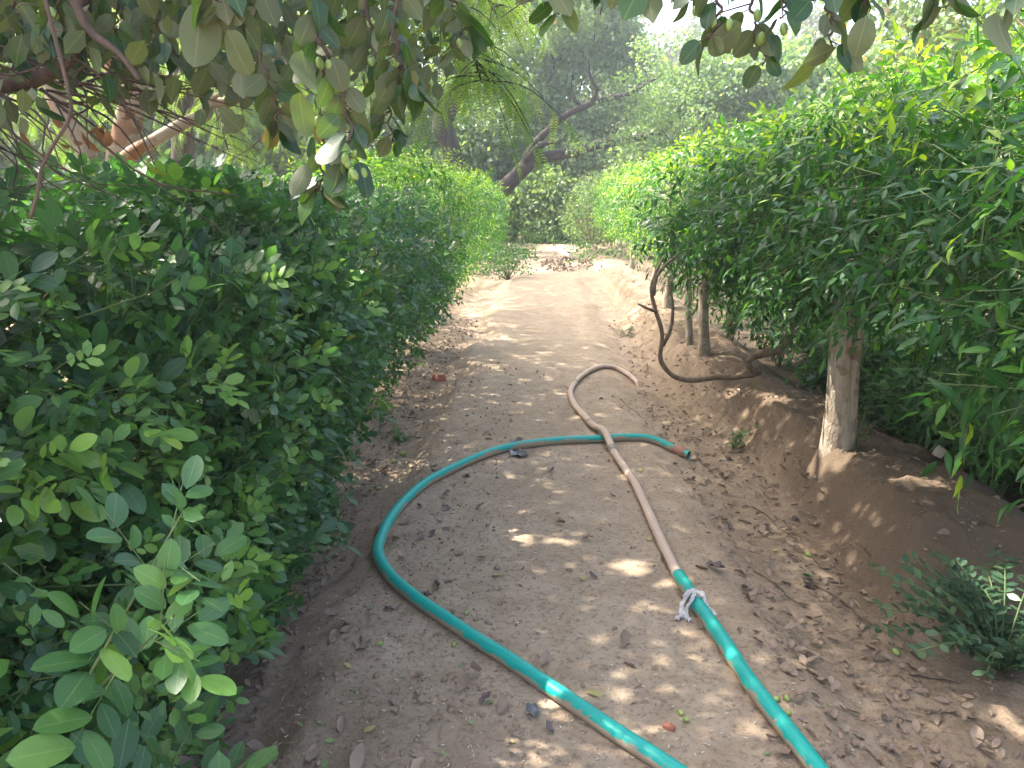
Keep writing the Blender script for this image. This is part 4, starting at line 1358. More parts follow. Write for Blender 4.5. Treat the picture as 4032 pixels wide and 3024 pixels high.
def feathery():
    rng = np.random.default_rng(33)
    base = (-5.6, 11.5, hz(-5.6, 11.5))
    root = thing("feathery_tree", "tree with bright feathery hanging leaves behind the left hedge, reaching over the path", "tree", base)
    b = np.array(base)
    bt = Batch(); bt.tube([b + [0, 0, -.1], b + [.1, 0, 1.2], b + [.3, -.1, 2.6], b + [.5, -.2, 4.2], b + [.6, -.3, 5.6]], [.2, .17, .15, .12, .08], 12, 30, bumpy=.15)
    part("trunk", bt.mesh("trunk", B["trunk"]), root)
    FL = feather_leaf(rng)
    branches = [[(-5.1, 11.2, 4.6), (-3.4, 9.6, 4.9), (-1.9, 8.2, 4.2), (-1.1, 7.3, 3.4), (-.75, 7.0, 2.85), (-.6, 6.9, 2.45)],
                [(-5.1, 11.2, 4.8), (-3.4, 10.2, 5.0), (-1.8, 9.2, 4.6), (-.9, 8.3, 3.8), (-.55, 7.9, 3.2)],
                [(-5.2, 11.3, 4.0), (-4.6, 10.0, 4.0), (-4.1, 9.2, 3.4), (-3.8, 8.8, 2.6)],
                [(-5.2, 11.3, 4.0), (-4.0, 10.4, 4.1), (-3.3, 9.6, 3.4), (-2.8, 9.2, 2.5)],
                [(-5.2, 11.3, 4.3), (-5.0, 10.2, 4.1), (-4.9, 9.2, 3.4), (-4.8, 8.6, 2.5)],
                [(-5.2, 11.3, 4.2), (-3.6, 11.0, 4.2), (-2.7, 10.6, 3.6), (-2.3, 10.3, 2.7)],
                [(-5.2, 11.3, 3.9), (-5.8, 9.8, 3.8), (-5.9, 8.8, 3.0), (-5.7, 8.2, 2.2)],
                [(-5.2, 11.3, 3.4), (-4.6, 10.6, 3.3), (-4.2, 10.0, 2.6), (-4.0, 9.8, 2.0)],
                [(-5.2, 11.3, 3.4), (-3.8, 11.0, 3.4), (-3.2, 10.8, 2.8), (-3.0, 10.6, 2.2)],
                [(-5.2, 11.3, 3.6), (-6.0, 10.8, 3.6), (-6.5, 10.4, 2.9), (-6.6, 10.2, 2.2)],
                [(-5.2, 11.3, 4.6), (-2.8, 11.6, 5.0), (-1.2, 11.2, 4.6), (-.6, 10.8, 4.0)]]
    R, P, S, T = [], [], [], []
    for k, br in enumerate(branches):
        bt = Batch(); bt.tube(br, np.linspace(.05, .008, len(br)), 7, 30, bumpy=.1)
        q = catmull(br, 60)
        nt = 40 if k < 2 else 26
        for j in range(nt):
            f = (.55 if k < 2 else .25) + (.45 if k < 2 else .75) * (j + rng.random()) / nt
            o = q[min(int(f * 59), 59)]
            dirn = norm(np.array([rng.normal(0, .8), rng.normal(0, .8), -.35]))
            L = rng.uniform(.35, .9)
            tw = [o, o + dirn * L * .5 + [0, 0, .02], o + dirn * L + [0, 0, -.25 * L]]
            bt.tube(tw, [.008, .005, .002], 4, 8)
            tq = catmull(tw, 12)
            for i in range(1, 12):
                s = 1 if i % 2 else -1
                side = norm(np.cross(dirn, [0, 0, 1.0])) * s
                R.append(frames((side * .75 + dirn * .3 + np.array([0, 0, -.65]) + rng.normal(0, .2, 3))[None], (np.array([0, 0, 1.0]) + rng.normal(0, .35, 3))[None])[0])
                P.append(tq[i]); S.append(rng.uniform(.16, .30) * (1.25 if k < 2 else 1)); T.append(np.clip(rng.normal(.5, .2), 0, 1))
        part("limb", bt.mesh("limb", B["trunk"]), root)
    R, P, S, T = np.array(R), np.array(P), np.array(S), np.array(T)
    bt = Batch(); bt.leaves(FL, R, P, S, T)
    part("feathery_foliage", bt.mesh("feathery_foliage", G["feather"]), root, kind="stuff")
    gy = rng.uniform(6.0, 17, 300)
    zz = rng.uniform(5.0, 6.6, 300) + .2 * np.maximum(gy - 8, 0)
    C = np.stack([rng.uniform(-.2, 1.2, 300) + SUN[0] / SUN[2] * zz, gy + SUN[1] / SUN[2] * zz, zz], 1)  # crown clumps slid along the sun's direction, added to shade the far path
    C = C[above_view(C, .35)]
    R, P, S, T = clump_leaves(C, .6, 40, rng, .15, .6, tone=(.45, .2), droop=.8)
    m = open_to_sun(P)
    bt = Batch(); bt.leaves(TPL_CARD[1], R[m], P[m], S[m], T[m])
    part("crown", bt.mesh("crown", G["feather"]), root, kind="stuff")


feathery()


# ------------------------------------------------------------------ trees at the end of the path
def background():
    rng = np.random.default_rng(34)
    # leaning, forked trunk
    base = (-3.4, 24.0, -.03)
    root = thing("leaning_tree", "dark leaning tree with forked trunk slanting across the end of the path", "tree", base)
    bt = Batch()
    bt.tube([(-3.5, 24, -.1), (-2.8, 24, .6), (-1.95, 24, 1.39), (-1.16, 24, 2.10), (-.80, 24, 2.45), (-.47, 24, 2.66), (.1, 24, 2.80), (.49, 24, 2.86), (1.44, 24.1, 3.12), (2.8, 24.4, 3.35), (4.2, 24.8, 3.8)],
            [.32, .27, .24, .225, .21, .185, .165, .155, .14, .11, .07], 14, 90, bumpy=.16, seed=41)
    part("trunk", bt.mesh("trunk", B["trunk"]), root)
    for k, (pts, rad) in enumerate([
        ([(-1.0, 24, 2.25), (-.80, 23.95, 2.62), (-.61, 23.95, 3.0), (-.20, 24, 3.45), (.47, 24, 3.97), (1.41, 24.1, 4.35), (2.21, 24.2, 4.54), (3.2, 24.5, 5.1)], [.16, .14, .125, .11, .10, .085, .07, .04]),
        ([(-.75, 23.9, 2.65), (-.45, 23.8, 3.0), (-.2, 23.75, 3.12), (.1, 23.72, 3.16)], [.12, .11, .08, .02]),
        ([(1.1, 24.05, 4.25), (1.25, 24.0, 4.6), (1.05, 24, 5.0), (1.0, 24, 5.4)], [.07, .06, .045, .02]),
        ([(.9, 24.05, 4.1), (.6, 24.0, 4.4), (.5, 24, 4.9)], [.05, .04, .015]),
        ([(1.6, 24.1, 3.15), (1.9, 24, 3.6), (2.3, 23.9, 3.9), (2.4, 23.9, 4.3)], [.09, .07, .05, .02])]):
        bt = Batch(); bt.tube(pts, rad, 10, len(pts) * 7, bumpy=.2, seed=50 + k)
        part("limb", bt.mesh("limb", B["trunk"]), root)
    C = ellipsoid_centres([((4.6, 24.5, 4.4), (2.0, 1.6, 1.3)), ((2.8, 23.4, 3.4), (1.2, .9, .5)), ((1.6, 22.6, 2.9), (1.0, .7, .35)), ((3.6, 25, 5.6), (1.4, 1.2, .8)), ((2.3, 23.6, 4.5), (.9, .7, .5)), ((3.4, 23.2, 3.9), (1.2, .8, .7))], .55, rng, seed=4)
    R, P, S, T = clump_leaves(C, .42, 26, rng, .10, .5, tone=(.6, .2))
    foliage_part(root, "crown", G["pale"], TPL_CARD, R, P, S, T)

    tree("dark_trunk_tree", "tree on an upright dark trunk behind the left hedge's bright end", (-2.7, 22.0, -.03),
         [(-2.5, 22, -.1), (-2.62, 22, 1.4), (-2.78, 22, 2.88), (-3.02, 22, 3.48), (-2.76, 22, 4.08), (-2.43, 22, 4.67), (-2.5, 22, 5.6), (-2.2, 22, 6.6)],
         [.32, .28, .26, .27, .24, .22, .19, .14], [((-2.0, 22.5, 7.6), (3.2, 2.6, 1.7)), ((-4.6, 23, 6.8), (2.0, 2.0, 1.3))], G["far"], B["trunk"], rng, .16, .6, 34, .6, limbs=6)
    tree("creeper_covered_tree", "tree smothered in brownish green creepers, straight beyond the end of the path", (.6, 31.0, -.03),
         [(.6, 31, -.1), (.5, 31, 2), (.7, 31, 4.5), (.6, 31, 7)], [.3, .25, .2, .12],
         [((.4, 30.5, 2.4), (2.6, 1.3, 2.4)), ((-1.8, 31, 4.6), (2.3, 1.6, 2.8)), ((1.6, 31.5, 5.4), (2.8, 1.8, 2.6)), ((.2, 31, 8.2), (2.8, 2.2, 1.8)), ((-3.8, 30.5, 2.2), (2.0, 1.4, 2.2)), ((-.4, 28.6, 1.2), (1.7, .6, 1.2))],
         G["pale"], B["trunk"], rng, .20, .45, 34, .5, tone=(.75, .22), limbs=5, flat=1.1, droop=.8)
    tree("bushy_tree", "broad pale green bushy tree rising above the right hedge", (6.8, 25.5, -.03),
         [(6.8, 25.5, -.1), (6.7, 25.5, 1.4), (6.9, 25.4, 3.0), (6.7, 25.3, 4.2)], [.3, .26, .22, .15],
         [((5.6, 25, 2.7), (2.8, 2.0, 2.4)), ((8.2, 25, 3.2), (3.2, 2.2, 2.8)), ((6.2, 25.5, 4.7), (2.6, 2.0, 1.5)), ((10.8, 24.5, 3.4), (2.8, 2.0, 2.8)), ((3.6, 26, 2.0), (1.8, 1.4, 1.9))],
         G["pale"], B["trunk"], rng, .18, .48, 34, .5, tone=(.5, .2), limbs=8)
    tree("spreading_tree", "tall spreading tree behind the right hedge below the upper right corner", (8.0, 14.5, -.03),
         [(8.0, 14.5, -.1), (8.0, 14.5, 1.5), (7.9, 14.4, 3.0)], [.25, .21, .17],
         [((7.0, 14.5, 3.4), (2.2, 1.8, 1.5)), ((9.4, 14, 3.4), (2.6, 2.0, 2.2)), ((7.8, 15, 5.2), (3.0, 2.0, 1.5)), ((11, 15, 5), (2, 2, 2))],
         G["far"], B["trunk"], rng, .13, .55, 34, .5, tone=(.6, .16), limbs=6)
    # gum trees, thin pale crowns against the sky
    for k, (x, y, h, lab) in enumerate([(3.0, 52, 13.0, "tall gum tree standing left of the patch of sky, pale trunk"), (9.5, 56, 14.0, "tall gum tree directly in front of the patch of sky"),
                                        (15.5, 50, 12.5, "tall gum tree standing right of the patch of sky"), (-5.0, 55, 13.5, "tall gum tree far behind the upright dark trunk"),
                                        (22.5, 54, 13.0, "tall gum tree farthest to the right above the hedge")]):
        tr = [(x, y, -.1), (x + .2, y, h * .3), (x - .1, y, h * .6), (x + .3, y, h * .85)]
        bl = [((x + rng.uniform(-1.6, 1.6), y + rng.uniform(-1, 1), h * f), (1.7, 1.5, 1.2)) for f in (.40, .5, .58, .68, .78, .9)] + [((x + s * 2.2, y, h * f), (1.3, 1.2, 1.0)) for s, f in ((-1, .55), (1, .65), (-1, .78))]
        tree("gum_tree", lab, (x, y, -.03), tr, [.26, .2, .15, .07], bl, G["gum"], B["gum"], rng, .32, .85, 22, .65, limbs=6, flat=1.3, droop=1.2, group="tall gum trees far behind", tone=(.5, .25))
    # dense trees closing the view on the left and right
    for k, (x, y, lab) in enumerate([(-9.0, 20, "round leafy tree behind the feathery tree, left of the dark trunk"), (-13.5, 17, "round leafy tree glimpsed above the left hedge at the picture's left edge"),
                                     (-7.0, 27, "round leafy tree far behind, between the feathery tree and dark trunk"), (-15, 28, "far round leafy tree at the left, behind all others")]):
        tree("leafy_tree", lab, (x, y, -.03), [(x, y, -.1), (x + .1, y, 1.5), (x, y, 3.2)], [.25, .2, .16],
             [((x, y, 2.2), (2.6, 2.2, 2.0)), ((x + 1, y, 4.4), (2.8, 2.2, 1.8)), ((x - 1.2, y - .5, 3.4), (2.2, 2.0, 1.8)), ((x, y, 6.2), (2.2, 2, 1.4))],
             G["pale"], B["trunk"], rng, .22, .58, 34, .6, tone=(.6, .2), limbs=5, group="round leafy trees in the left background")
    # the wood behind, one mass
    blobs = [((x, y, z), (4.2, 2.5, 4.2)) for x, y, z in [(-24, 40, 3), (-17, 42, 3.5), (-10, 41, 3), (-3.5, 42, 3), (3, 43, 2.5), (9, 42, 3), (15, 40, 3.2), (21, 38, 3.2), (27, 35, 3.2), (-30, 34, 3), (-24, 26, 3), (20, 27, 3), (17, 19, 2.5), (25, 20, 3), (-20, 14, 2.5), (-24, 8, 2.5), (15, 10, 2.3), (16, 4, 2.3), (-9, 3.5, 2.2), (-12, 8, 2.3)]]
    C = ellipsoid_centres(blobs, 1.15, rng, seed=9)
    C = C[C[:, 2] > .2]
    R, P, S, T = clump_leaves(C, .95, 30, rng, .42, .8, tone=(.5, .2))
    bt = Batch(); bt.leaves(TPL_CARD[0], R, P, S, T)
    stuff("far_woodland", bt.mesh("far_woodland", G["far"]), "hazy mass of far woodland behind the nearer trees", "woodland")


background()
# ------------------------------------------------------------------ low plants
TPL_HERB = [leaf_tpl(3, 0.5, 0.95, 0.75, 0.2, 0.3), leaf_tpl(3, 0.42, 0.9, 0.8, 0.3, 0.45)]
TPL_RND = [leaf_tpl(3, 0.5, 1.2, 0.6, 0.12, 0.15)]
TPL_RND_HI = leaf_tpl(7, 0.50, 1.2, 0.6, 0.12, 0.15)


def herb_mesh(rng, h=0.35, n_stem=5, leaf=0.06, spread=0.12):
    """stems and leaves of one weed at the origin (two meshes)"""
    st, lv = Batch(), Batch()
    for k in range(n_stem):
        a = rng.uniform(0, 6.28)
        hh = h * rng.uniform(.6, 1.1)
        e = np.array([math.cos(a) * spread * rng.uniform(.4, 1.6), math.sin(a) * spread * rng.uniform(.4, 1.6), hh])
        pts = [(0, 0, -.03), e * [.4, .4, .5], e]
        st.tube(pts, [.004, .003, .0015], 4, 8)
        q = catmull(pts, 16)
        R, P, S = [], [], []
        for i in range(4, 16):
            az = i * 2.4 + a
            d = np.array([math.cos(az), math.sin(az), rng.uniform(-.2, .5)])
            R.append(frames(d[None], np.array([[0, 0, 1.0]]) + rng.normal(0, .2, (1, 3)))[0]); P.append(q[i]); S.append(leaf * rng.uniform(.6, 1.2))
        lv.leaves(TPL_HERB[k % 2], np.array(R), np.array(P), np.array(S), np.clip(rng.normal(.5, .2, len(P)), 0, 1))
    return st.mesh("stem", B["green"]), lv.mesh("foliage", G["herb"])


def low_plants():
    rng = np.random.default_rng(41)
    # small bush beside the far path
    root = thing("path_side_bush", "small loose bush at the foot of the left hedge's far end", "bush", (-.85, 15.3, hz(-.85, 15.3)))
    C = np.stack([rng.normal(-.85, .28, 60), rng.normal(15.3, .5, 60), rng.uniform(.08, .6, 60)], 1)
    R, P, S, T = clump_leaves(C, .13, 16, rng, .055, .8, tone=(.55, .15))
    foliage_part(root, "foliage", G["murraya"], TPL_MUR, R, P, S, np.minimum(T, .95))
    bt = Batch()
    for c in C[::3]:
        bt.tube([(-.85, 15.3, -.05), (c + [-.85, 15.3, 0]) / 2, c], [.01, .006, .002], 5, 7)
    part("stem", bt.mesh("stem", B["twig"]), root)
    # pale bush closing the right hedge at its far end
    root = thing("pale_bush", "pale hazy bush just past the right hedge's far end", "bush", (1.3, 25.5, -.03))
    C = ellipsoid_centres([((1.25, 25.5, 1.0), (.95, 1.2, 1.0)), ((1.6, 24.6, 1.7), (.8, 1.0, .6))], .34, rng, seed=7)
    R, P, S, T = clump_leaves(C, .3, 26, rng, .085, .8, tone=(.55, .2))
    foliage_part(root, "foliage", G["pale"], TPL_FAR, R, P, S, T)
    bt = Batch()
    for c in C[::6]:
        bt.tube([(1.3, 25.5, -.05), (c + [1.3, 25.5, 0]) / 2, c], [.02, .012, .004], 5, 7)
    part("stem", bt.mesh("stem", B["twig"]), root)
    # round-leaved plant in the lower right
    root = thing("round_leaved_plant", "low spreading plant with small rounded blue-green leaves at the lower right", "plant", (1.58, 2.48, hz(1.58, 2.48)))
    RR, PP, SS, TT = [], [], [], []
    bt = Batch()
    b = np.array(root.location)
    for k in range(58):
        a = rng.uniform(0, 6.28)
        e = b + np.array([math.cos(a) * rng.uniform(.08, .52), math.sin(a) * rng.uniform(.06, .38), rng.uniform(.08, .38)])
        e[0] = min(e[0], 2.3)
        if k == 0: e = np.array([1.16, 2.50, .12])
        if k == 1: e = np.array([1.20, 2.30, .08])
        m = (b + e) / 2 + [0, 0, .07]
        bt.tube([b, m, e], [.004, .003, .0015], 4, 8)
        q = catmull([b, m, e], 14)
        for i in range(3, 14):
            for s in (-1, 1):
                d = norm(e - b); side = norm(np.cross(d, [0, 0, 1.0])) * s
                RR.append(frames((side + d * .5 + rng.normal(0, .25, 3))[None], (np.array([0, 0, 1.0]) + rng.normal(0, .3, 3))[None])[0])
                PP.append(q[i]); SS.append(rng.uniform(.03, .055)); TT.append(np.clip(rng.normal(.45, .2), 0, .99))
    part("stem", bt.mesh("stem", B["green"]), root)
    emit_foliage(root, TPL_RND, TPL_RND_HI, G["round"], np.array(RR), np.array(PP), np.array(SS), np.array(TT), 200)
    # sprout on the bank, and tiny seedlings
    for k, (x, y, h, lab) in enumerate([(1.20, 4.9, .16, "small green sprout on the bank beside the crooked stem"), (1.62, 4.02, .30, "leafy shoot growing at the thick pale trunk's foot"),
                                        (.92, 9.2, .12, "low green seedlings at the path's right edge under the hedge"), (-1.0, 5.0, .1, "tiny sprout beside the left hedge near the small green fruits")]):
        root = thing("sprout", lab, "plant", (x, y, hz(x, y)))
        s, l = herb_mesh(rng, h, 4, .05, .10)
        for nm, me in (("stem", s), ("foliage", l)):
            o = bpy.data.objects.new(nm, me); COL.objects.link(o); o.parent = root
            if nm == "foliage": o["kind"] = "stuff"
    # weeds behind the bank: a few models, many individuals
    models = [herb_mesh(rng, rng.uniform(.28, .5), 6, rng.uniform(.055, .085), .13) for _ in range(5)]
    n = 0
    while n < 220:
        x, y = rng.uniform(1.7, 5.5), 3.3 + 8.7 * rng.random() ** 1.7
        if n > 150: x, y = rng.uniform(2.05, 3.3), rng.uniform(3.7, 6.6)
        if x < 2.08 - .3 * float(smooth(5, 7, y)) or x > .75 * y + .8: continue
        sh = y < 6.5 and x < 3.4
        wh = ("just behind the thick pale trunk" if y < 5 else "behind the bank beside the crooked stem" if y < 6.6 else "behind the two slim trunks" if y < 9 else "far back under the right hedge") + (", close to the trunks" if x < 2.8 else ", well behind them" if x < 4 else ", farthest in")
        root = thing("weed", "leafy green weed " + wh, "plant", (x, y, hz(x, y)), "weeds " + wh)
        k = int(rng.integers(0, 5)); sc = rng.uniform(1.0, 1.9); rz = rng.uniform(0, 6.28)
        root.rotation_euler = (0, 0, rz); root.scale = (sc,) * 3
        for nm, me in zip(("stem", "foliage"), models[k]):
            o = bpy.data.objects.new(nm, me); COL.objects.link(o); o.parent = root
            if nm == "foliage": o["kind"] = "stuff"
        n += 1
    # undergrowth as one mass: path end, behind the hedges
    C = np.vstack([np.stack([rng.uniform(-4, 4, 500), rng.uniform(26.6, 30.5, 500), rng.uniform(0, .55, 500)], 1),
                   np.stack([rng.uniform(3.0, 14, 700), rng.uniform(6, 22, 700), rng.uniform(0, .5, 700)], 1),
                   np.stack([rng.uniform(-16, -3.4, 600), rng.uniform(6, 22, 600), rng.uniform(0, .6, 600)], 1),
                   np.stack([rng.uniform(.6, 2.0, 60), rng.uniform(17, 26, 60), rng.uniform(0, .35, 60)], 1),
                   np.stack([rng.uniform(-1.4, -.6, 40), rng.uniform(17, 26, 40), rng.uniform(0, .25, 40)], 1)])
    R, P, S, T = clump_leaves(C, .28, 12, rng, .085, .6, tone=(.5, .2))
    m = P[:, 2] > 0.0
    bt = Batch(); bt.leaves(TPL_CARD[1], R[m], P[m], S[m], T[m])
    stuff("undergrowth", bt.mesh("undergrowth", G["herb"]), "low green undergrowth at the end of the path and behind the hedges", "undergrowth")


low_plants()


# ------------------------------------------------------------------ hoses
def hose_mat(name, c1, c2, dirt, amount, rough):
    m, nt, out = new_mat(name)
    uvn = N(nt, "ShaderNodeUVMap")
    sx = N(nt, "ShaderNodeSeparateXYZ"); link(nt, uvn.outputs[0], sx.inputs[0])
    geo = N(nt, "ShaderNodeNewGeometry")
    sn = N(nt, "ShaderNodeSeparateXYZ"); link(nt, geo.outputs["True Normal"], sn.inputs[0])
    n1 = noise(nt, 22, 5, .65); n2 = noise(nt, 7, 3, .5); n3 = noise(nt, 130, 3, .6)
    col = mixc(nt, n1, c1, c2)
    # dried mud: thick along the underside with a ragged edge, thin film above
    low = mth(nt, 'ADD', mth(nt, 'MULTIPLY', sn.outputs[2], -0.55), mth(nt, 'ADD', mth(nt, 'MULTIPLY', n1, 1.0), mth(nt, 'MULTIPLY', n2, .9)))
    edge = ramp(nt, low, [(amount, (0, 0, 0)), (amount + .05, (1, 1, 1))])
    film = mth(nt, 'MULTIPLY', ramp(nt, n3, [(.5, (0, 0, 0)), (.75, (1, 1, 1))]), .35)
    col = mixc(nt, mth(nt, 'MAXIMUM', mth(nt, 'MULTIPLY', edge, .9), mth(nt, 'MULTIPLY', film, n2)), col, dirt)
    pb = N(nt, "ShaderNodeBsdfPrincipled")
    link(nt, col, pb.inputs["Base Color"])
    link(nt, mth(nt, 'ADD', rough, mth(nt, 'MULTIPLY', edge, .45), True), pb.inputs["Roughness"])
    pb.inputs["Specular IOR Level"].default_value = .4
    bp = N(nt, "ShaderNodeBump"); bp.inputs["Strength"].default_value = .35; bp.inputs["Distance"].default_value = .004
    link(nt, mth(nt, 'ADD', edge, mth(nt, 'MULTIPLY', n3, .3)), bp.inputs["Height"]); link(nt, bp.outputs[0], pb.inputs["Normal"])
    link(nt, pb.outputs[0], out.inputs[0])
    return m


M_GREEN = hose_mat("teal_green_hose", (0.003, 0.300, 0.245), (0.008, 0.350, 0.295), (0.34, 0.235, 0.155), .76, .48)
M_PALE = hose_mat("dusty_pale_hose", (0.46, 0.335, 0.25), (0.54, 0.41, 0.32), (0.33, 0.225, 0.15), .85, .62)
M_WIRE = plain_mat("binding_wire", (0.28, 0.22, 0.16), (0.42, 0.36, 0.28), 80, .6, .4)
M_RAG = plain_mat("dirty_white_rag", (0.42, 0.39, 0.37), (0.74, 0.72, 0.70), 25, .9, .1, .4, .15)
M_MOUTH_SHADE = plain_mat("hose_mouth_shade", (0.02, 0.018, 0.016), (0.04, 0.035, 0.03), 30, .9, .1)


def drape(pts, n, r, bump=None):
    q = catmull(np.hstack([np.asarray(pts, float)]), n)
    z = np.max([height(q[:, 0] + dx, q[:, 1] + dy) for dx, dy in ((0, 0), (r * .6, 0), (-r * .6, 0), (0, r * .6), (0, -r * .6))], 0)
    k = np.hanning(19); k /= k.sum()
    zs = np.convolve(np.pad(z, 9, mode='edge'), k, 'valid')
    zs = np.maximum(zs, z - .006)
    out = np.column_stack([q, zs + r * .88])
    if bump is not None:
        c, w, hgt = bump
        d2 = ((q - np.array(c)) ** 2).sum(1)
        out[:, 2] += hgt * np.exp(-d2 / w ** 2)
    return out


def ring_on(path, i, r, wire, turns, name, parent, mat, width=.03, seed=0):
    """binding wire wound round a hose at sample i"""
    rng = np.random.default_rng(seed)
    t = norm(path[i + 1] - path[i - 1]); b = norm(np.cross(t, [0, 0, 1.0])); c = np.cross(b, t)
    n = 14 * turns
    a = np.linspace(0, 2 * np.pi * turns, n)
    p = path[i] + (b * np.cos(a)[:, None] + c * np.sin(a)[:, None]) * (r + wire * .6) + t * (np.linspace(-.5, .5, n) * width + rng.normal(0, .002, n))[:, None]
    bt = Batch(); bt.tube(p, wire, 5, n * 2)
    return part(name, bt.mesh(name, mat), parent)


def hoses():
    rng = np.random.default_rng(51)
    loop = [(.86, 4.58), (.68, 4.72), (.50, 4.73), (.33, 4.69), (-.02, 4.61), (-.30, 4.44), (-.54, 4.10), (-.69, 3.74), (-.75, 3.35), (-.735, 3.05), (-.64, 2.83), (-.49, 2.63), (-.28, 2.41), (-.09, 2.22), (.08, 2.04), (.22, 1.89), (.34, 1.77), (.48, 1.62), (.66, 1.40), (.80, 1.1)]
    r = .0255
    path = drape(loop, 330, r)
    root = thing("green_hose", "long teal-green hose curving in a wide loop across the path, open end at the right", "hose", tuple(path[0]))
    bt = Batch(); bt.add(*tube_arrays(path, np.full(len(path), r), 18, cap=False))
    tube = part("tube", bt.mesh("tube", M_GREEN), root)
    # open end with a brown band
    t = norm(path[0] - path[3])
    bt = Batch(); bt.add(*tube_arrays(path[2:9], np.full(7, r + .0035) * (1 + .04 * rng.normal(size=7)), 18, cap=False))
    part("end_band", bt.mesh("end_band", plain_mat("rusty_brown_band", (0.22, 0.10, 0.065), (0.36, 0.20, 0.14), 60, .8)), tube)
    bt = Batch(); bt.add(*tube_arrays(np.array([path[0] - t * .012, path[0] - t * .011]), np.array([r * .97, r * .97]), 18))  # near-black disc stands in for the shade inside the hose
    part("opening_shade", bt.mesh("opening_shade", M_MOUTH_SHADE), tube)

    # pale hose spliced onto a second green hose
    pale = [(.78, 6.60), (.72, 6.74), (.59, 6.89), (.42, 6.83), (.26, 6.45), (.165, 5.96), (.18, 5.55), (.25, 5.18), (.33, 4.76), (.39, 4.39), (.45, 3.97), (.48, 3.53), (.50, 3.17), (.525, 2.86), (.535, 2.78)]
    rp = .0225
    pp = drape(pale, 260, rp, ((.345, 4.69), .20, .052))
    pp[:8, 2] -= np.linspace(.05, 0, 8)
    root = thing("spliced_hose", "dusty pale hose lying over the green loop, joined by rag to green hose", "hose", tuple(pp[-1]))
    bt = Batch(); bt.add(*tube_arrays(pp, np.full(len(pp), rp) * (1 + .03 * vnoise(pp * 6, 3)), 18))
    pt = part("pale_tube", bt.mesh("pale_tube", M_PALE), root, label="dusty pinkish tan length of hose")
    g2 = [(.523, 2.87), (.545, 2.70), (.57, 2.55), (.60, 2.39), (.635, 2.16), (.68, 1.96), (.715, 1.81), (.75, 1.62), (.80, 1.35), (.86, 1.05)]
    gp = drape(g2, 170, .0265)
    gp[:, 2] += .004
    bt = Batch(); bt.add(*tube_arrays(gp, np.full(len(gp), .0268), 18))
    gt = part("green_tube", bt.mesh("green_tube", M_GREEN), root, label="teal-green length of hose caked with mud below")
    def near(p, path):
        return int(np.clip(np.argmin(((path[:, :2] - np.array(p)) ** 2).sum(1)), 2, len(path) - 3))
    ring_on(pp, near((.375, 4.45), pp), rp, .003, 5, "binding_wire", pt, M_WIRE, .07, 1)
    ring_on(pp, near((.20, 6.25), pp), rp, .0025, 3, "binding_wire", pt, M_WIRE, .03, 2)
    ring_on(pp, near((.27, 5.05), pp), rp, .002, 2, "binding_wire", pt, M_WIRE, .02, 3)
    # the rag: knot round the joint and two trailing strips
    i = near((.553, 2.66), gp)
    t = norm(gp[i + 1] - gp[i - 1]); b = norm(np.cross(t, [0, 0, 1.0])); c = np.cross(b, t)
    bt = Batch()
    def strip(pts, w, th=.004, n=40, crump=.006, seed=0):
        q = catmull(np.array(pts, float), n)
        tt = norm(np.gradient(q, axis=0))
        up = np.array([0, 0, 1.0]) + .5 * np.stack([vnoise(q * 25 + s, seed + s) for s in range(3)], 1)
        sd = norm(np.cross(tt, up)); nn = np.cross(sd, tt)
        cols = 7
        grid = []
        for j in range(cols):
            f = j / (cols - 1) - .5
            ww = w * (1 + .35 * vnoise(q * 18, seed + 9))
            o = q + sd * (f * ww)[:, None] + nn * (crump * (vnoise(np.column_stack([np.arange(n) * .45, np.full(n, j * .9)]), seed + 3) + .8 * abs(math.sin(f * 9))))[:, None]
            grid.append(o)
        g = np.stack(grid, 1)
        V = np.concatenate([g.reshape(-1, 3), (g - nn[:, None] * th).reshape(-1, 3)])
        T = []
        o2 = n * cols
        for a in range(n - 1):
            for j in range(cols - 1):
                k = a * cols + j
                T += [(k, k + 1, k + cols + 1), (k, k + cols + 1, k + cols), (o2 + k, o2 + k + cols + 1, o2 + k + 1), (o2 + k, o2 + k + cols, o2 + k + cols + 1)]
            for j in (0, cols - 1):
                k = a * cols + j
                T += [(k, k + cols, o2 + k + cols), (k, o2 + k + cols, o2 + k)]
        bt.add(V, np.array(T))
    a = np.linspace(0, 2 * np.pi * 1.6, 30)
    strip(gp[i] + (b * np.cos(a)[:, None] + c * np.sin(a)[:, None]) * .031 + t * (.016 * np.sin(a * .6))[:, None], .022, .003, 60, .004, 1)
    kn = gp[i] - b * .0 + c * .036
    L = -b if b[0] > 0 else b
    strip([kn, kn + L * .03 + [0, -.01, .0], gp[i] + L * .055 + [0, -.03, -.018], gp[i] + L * .062 + [0, -.065, -.022], gp[i] + L * .085 + [0, -.09, -.022]], .019, .003, 44, .009, 2)
    strip([kn, kn + L * .02 + [0, -.04, -.005], gp[i] + L * .045 + [0, -.06, -.020], gp[i] + L * .035 + [0, -.10, -.024]], .016, .003, 36, .008, 5)
    strip([kn, kn - L * .02 + [0, -.03, .004], gp[i] - L * .035 + [0, -.06, .004], gp[i] - L * .06 + [.0, -.09, -.012]], .016, .003, 40, .008, 8)
    part("rag", bt.mesh("rag", M_RAG), gt, label="dirty white rag knotted round the hose joint")


hoses()


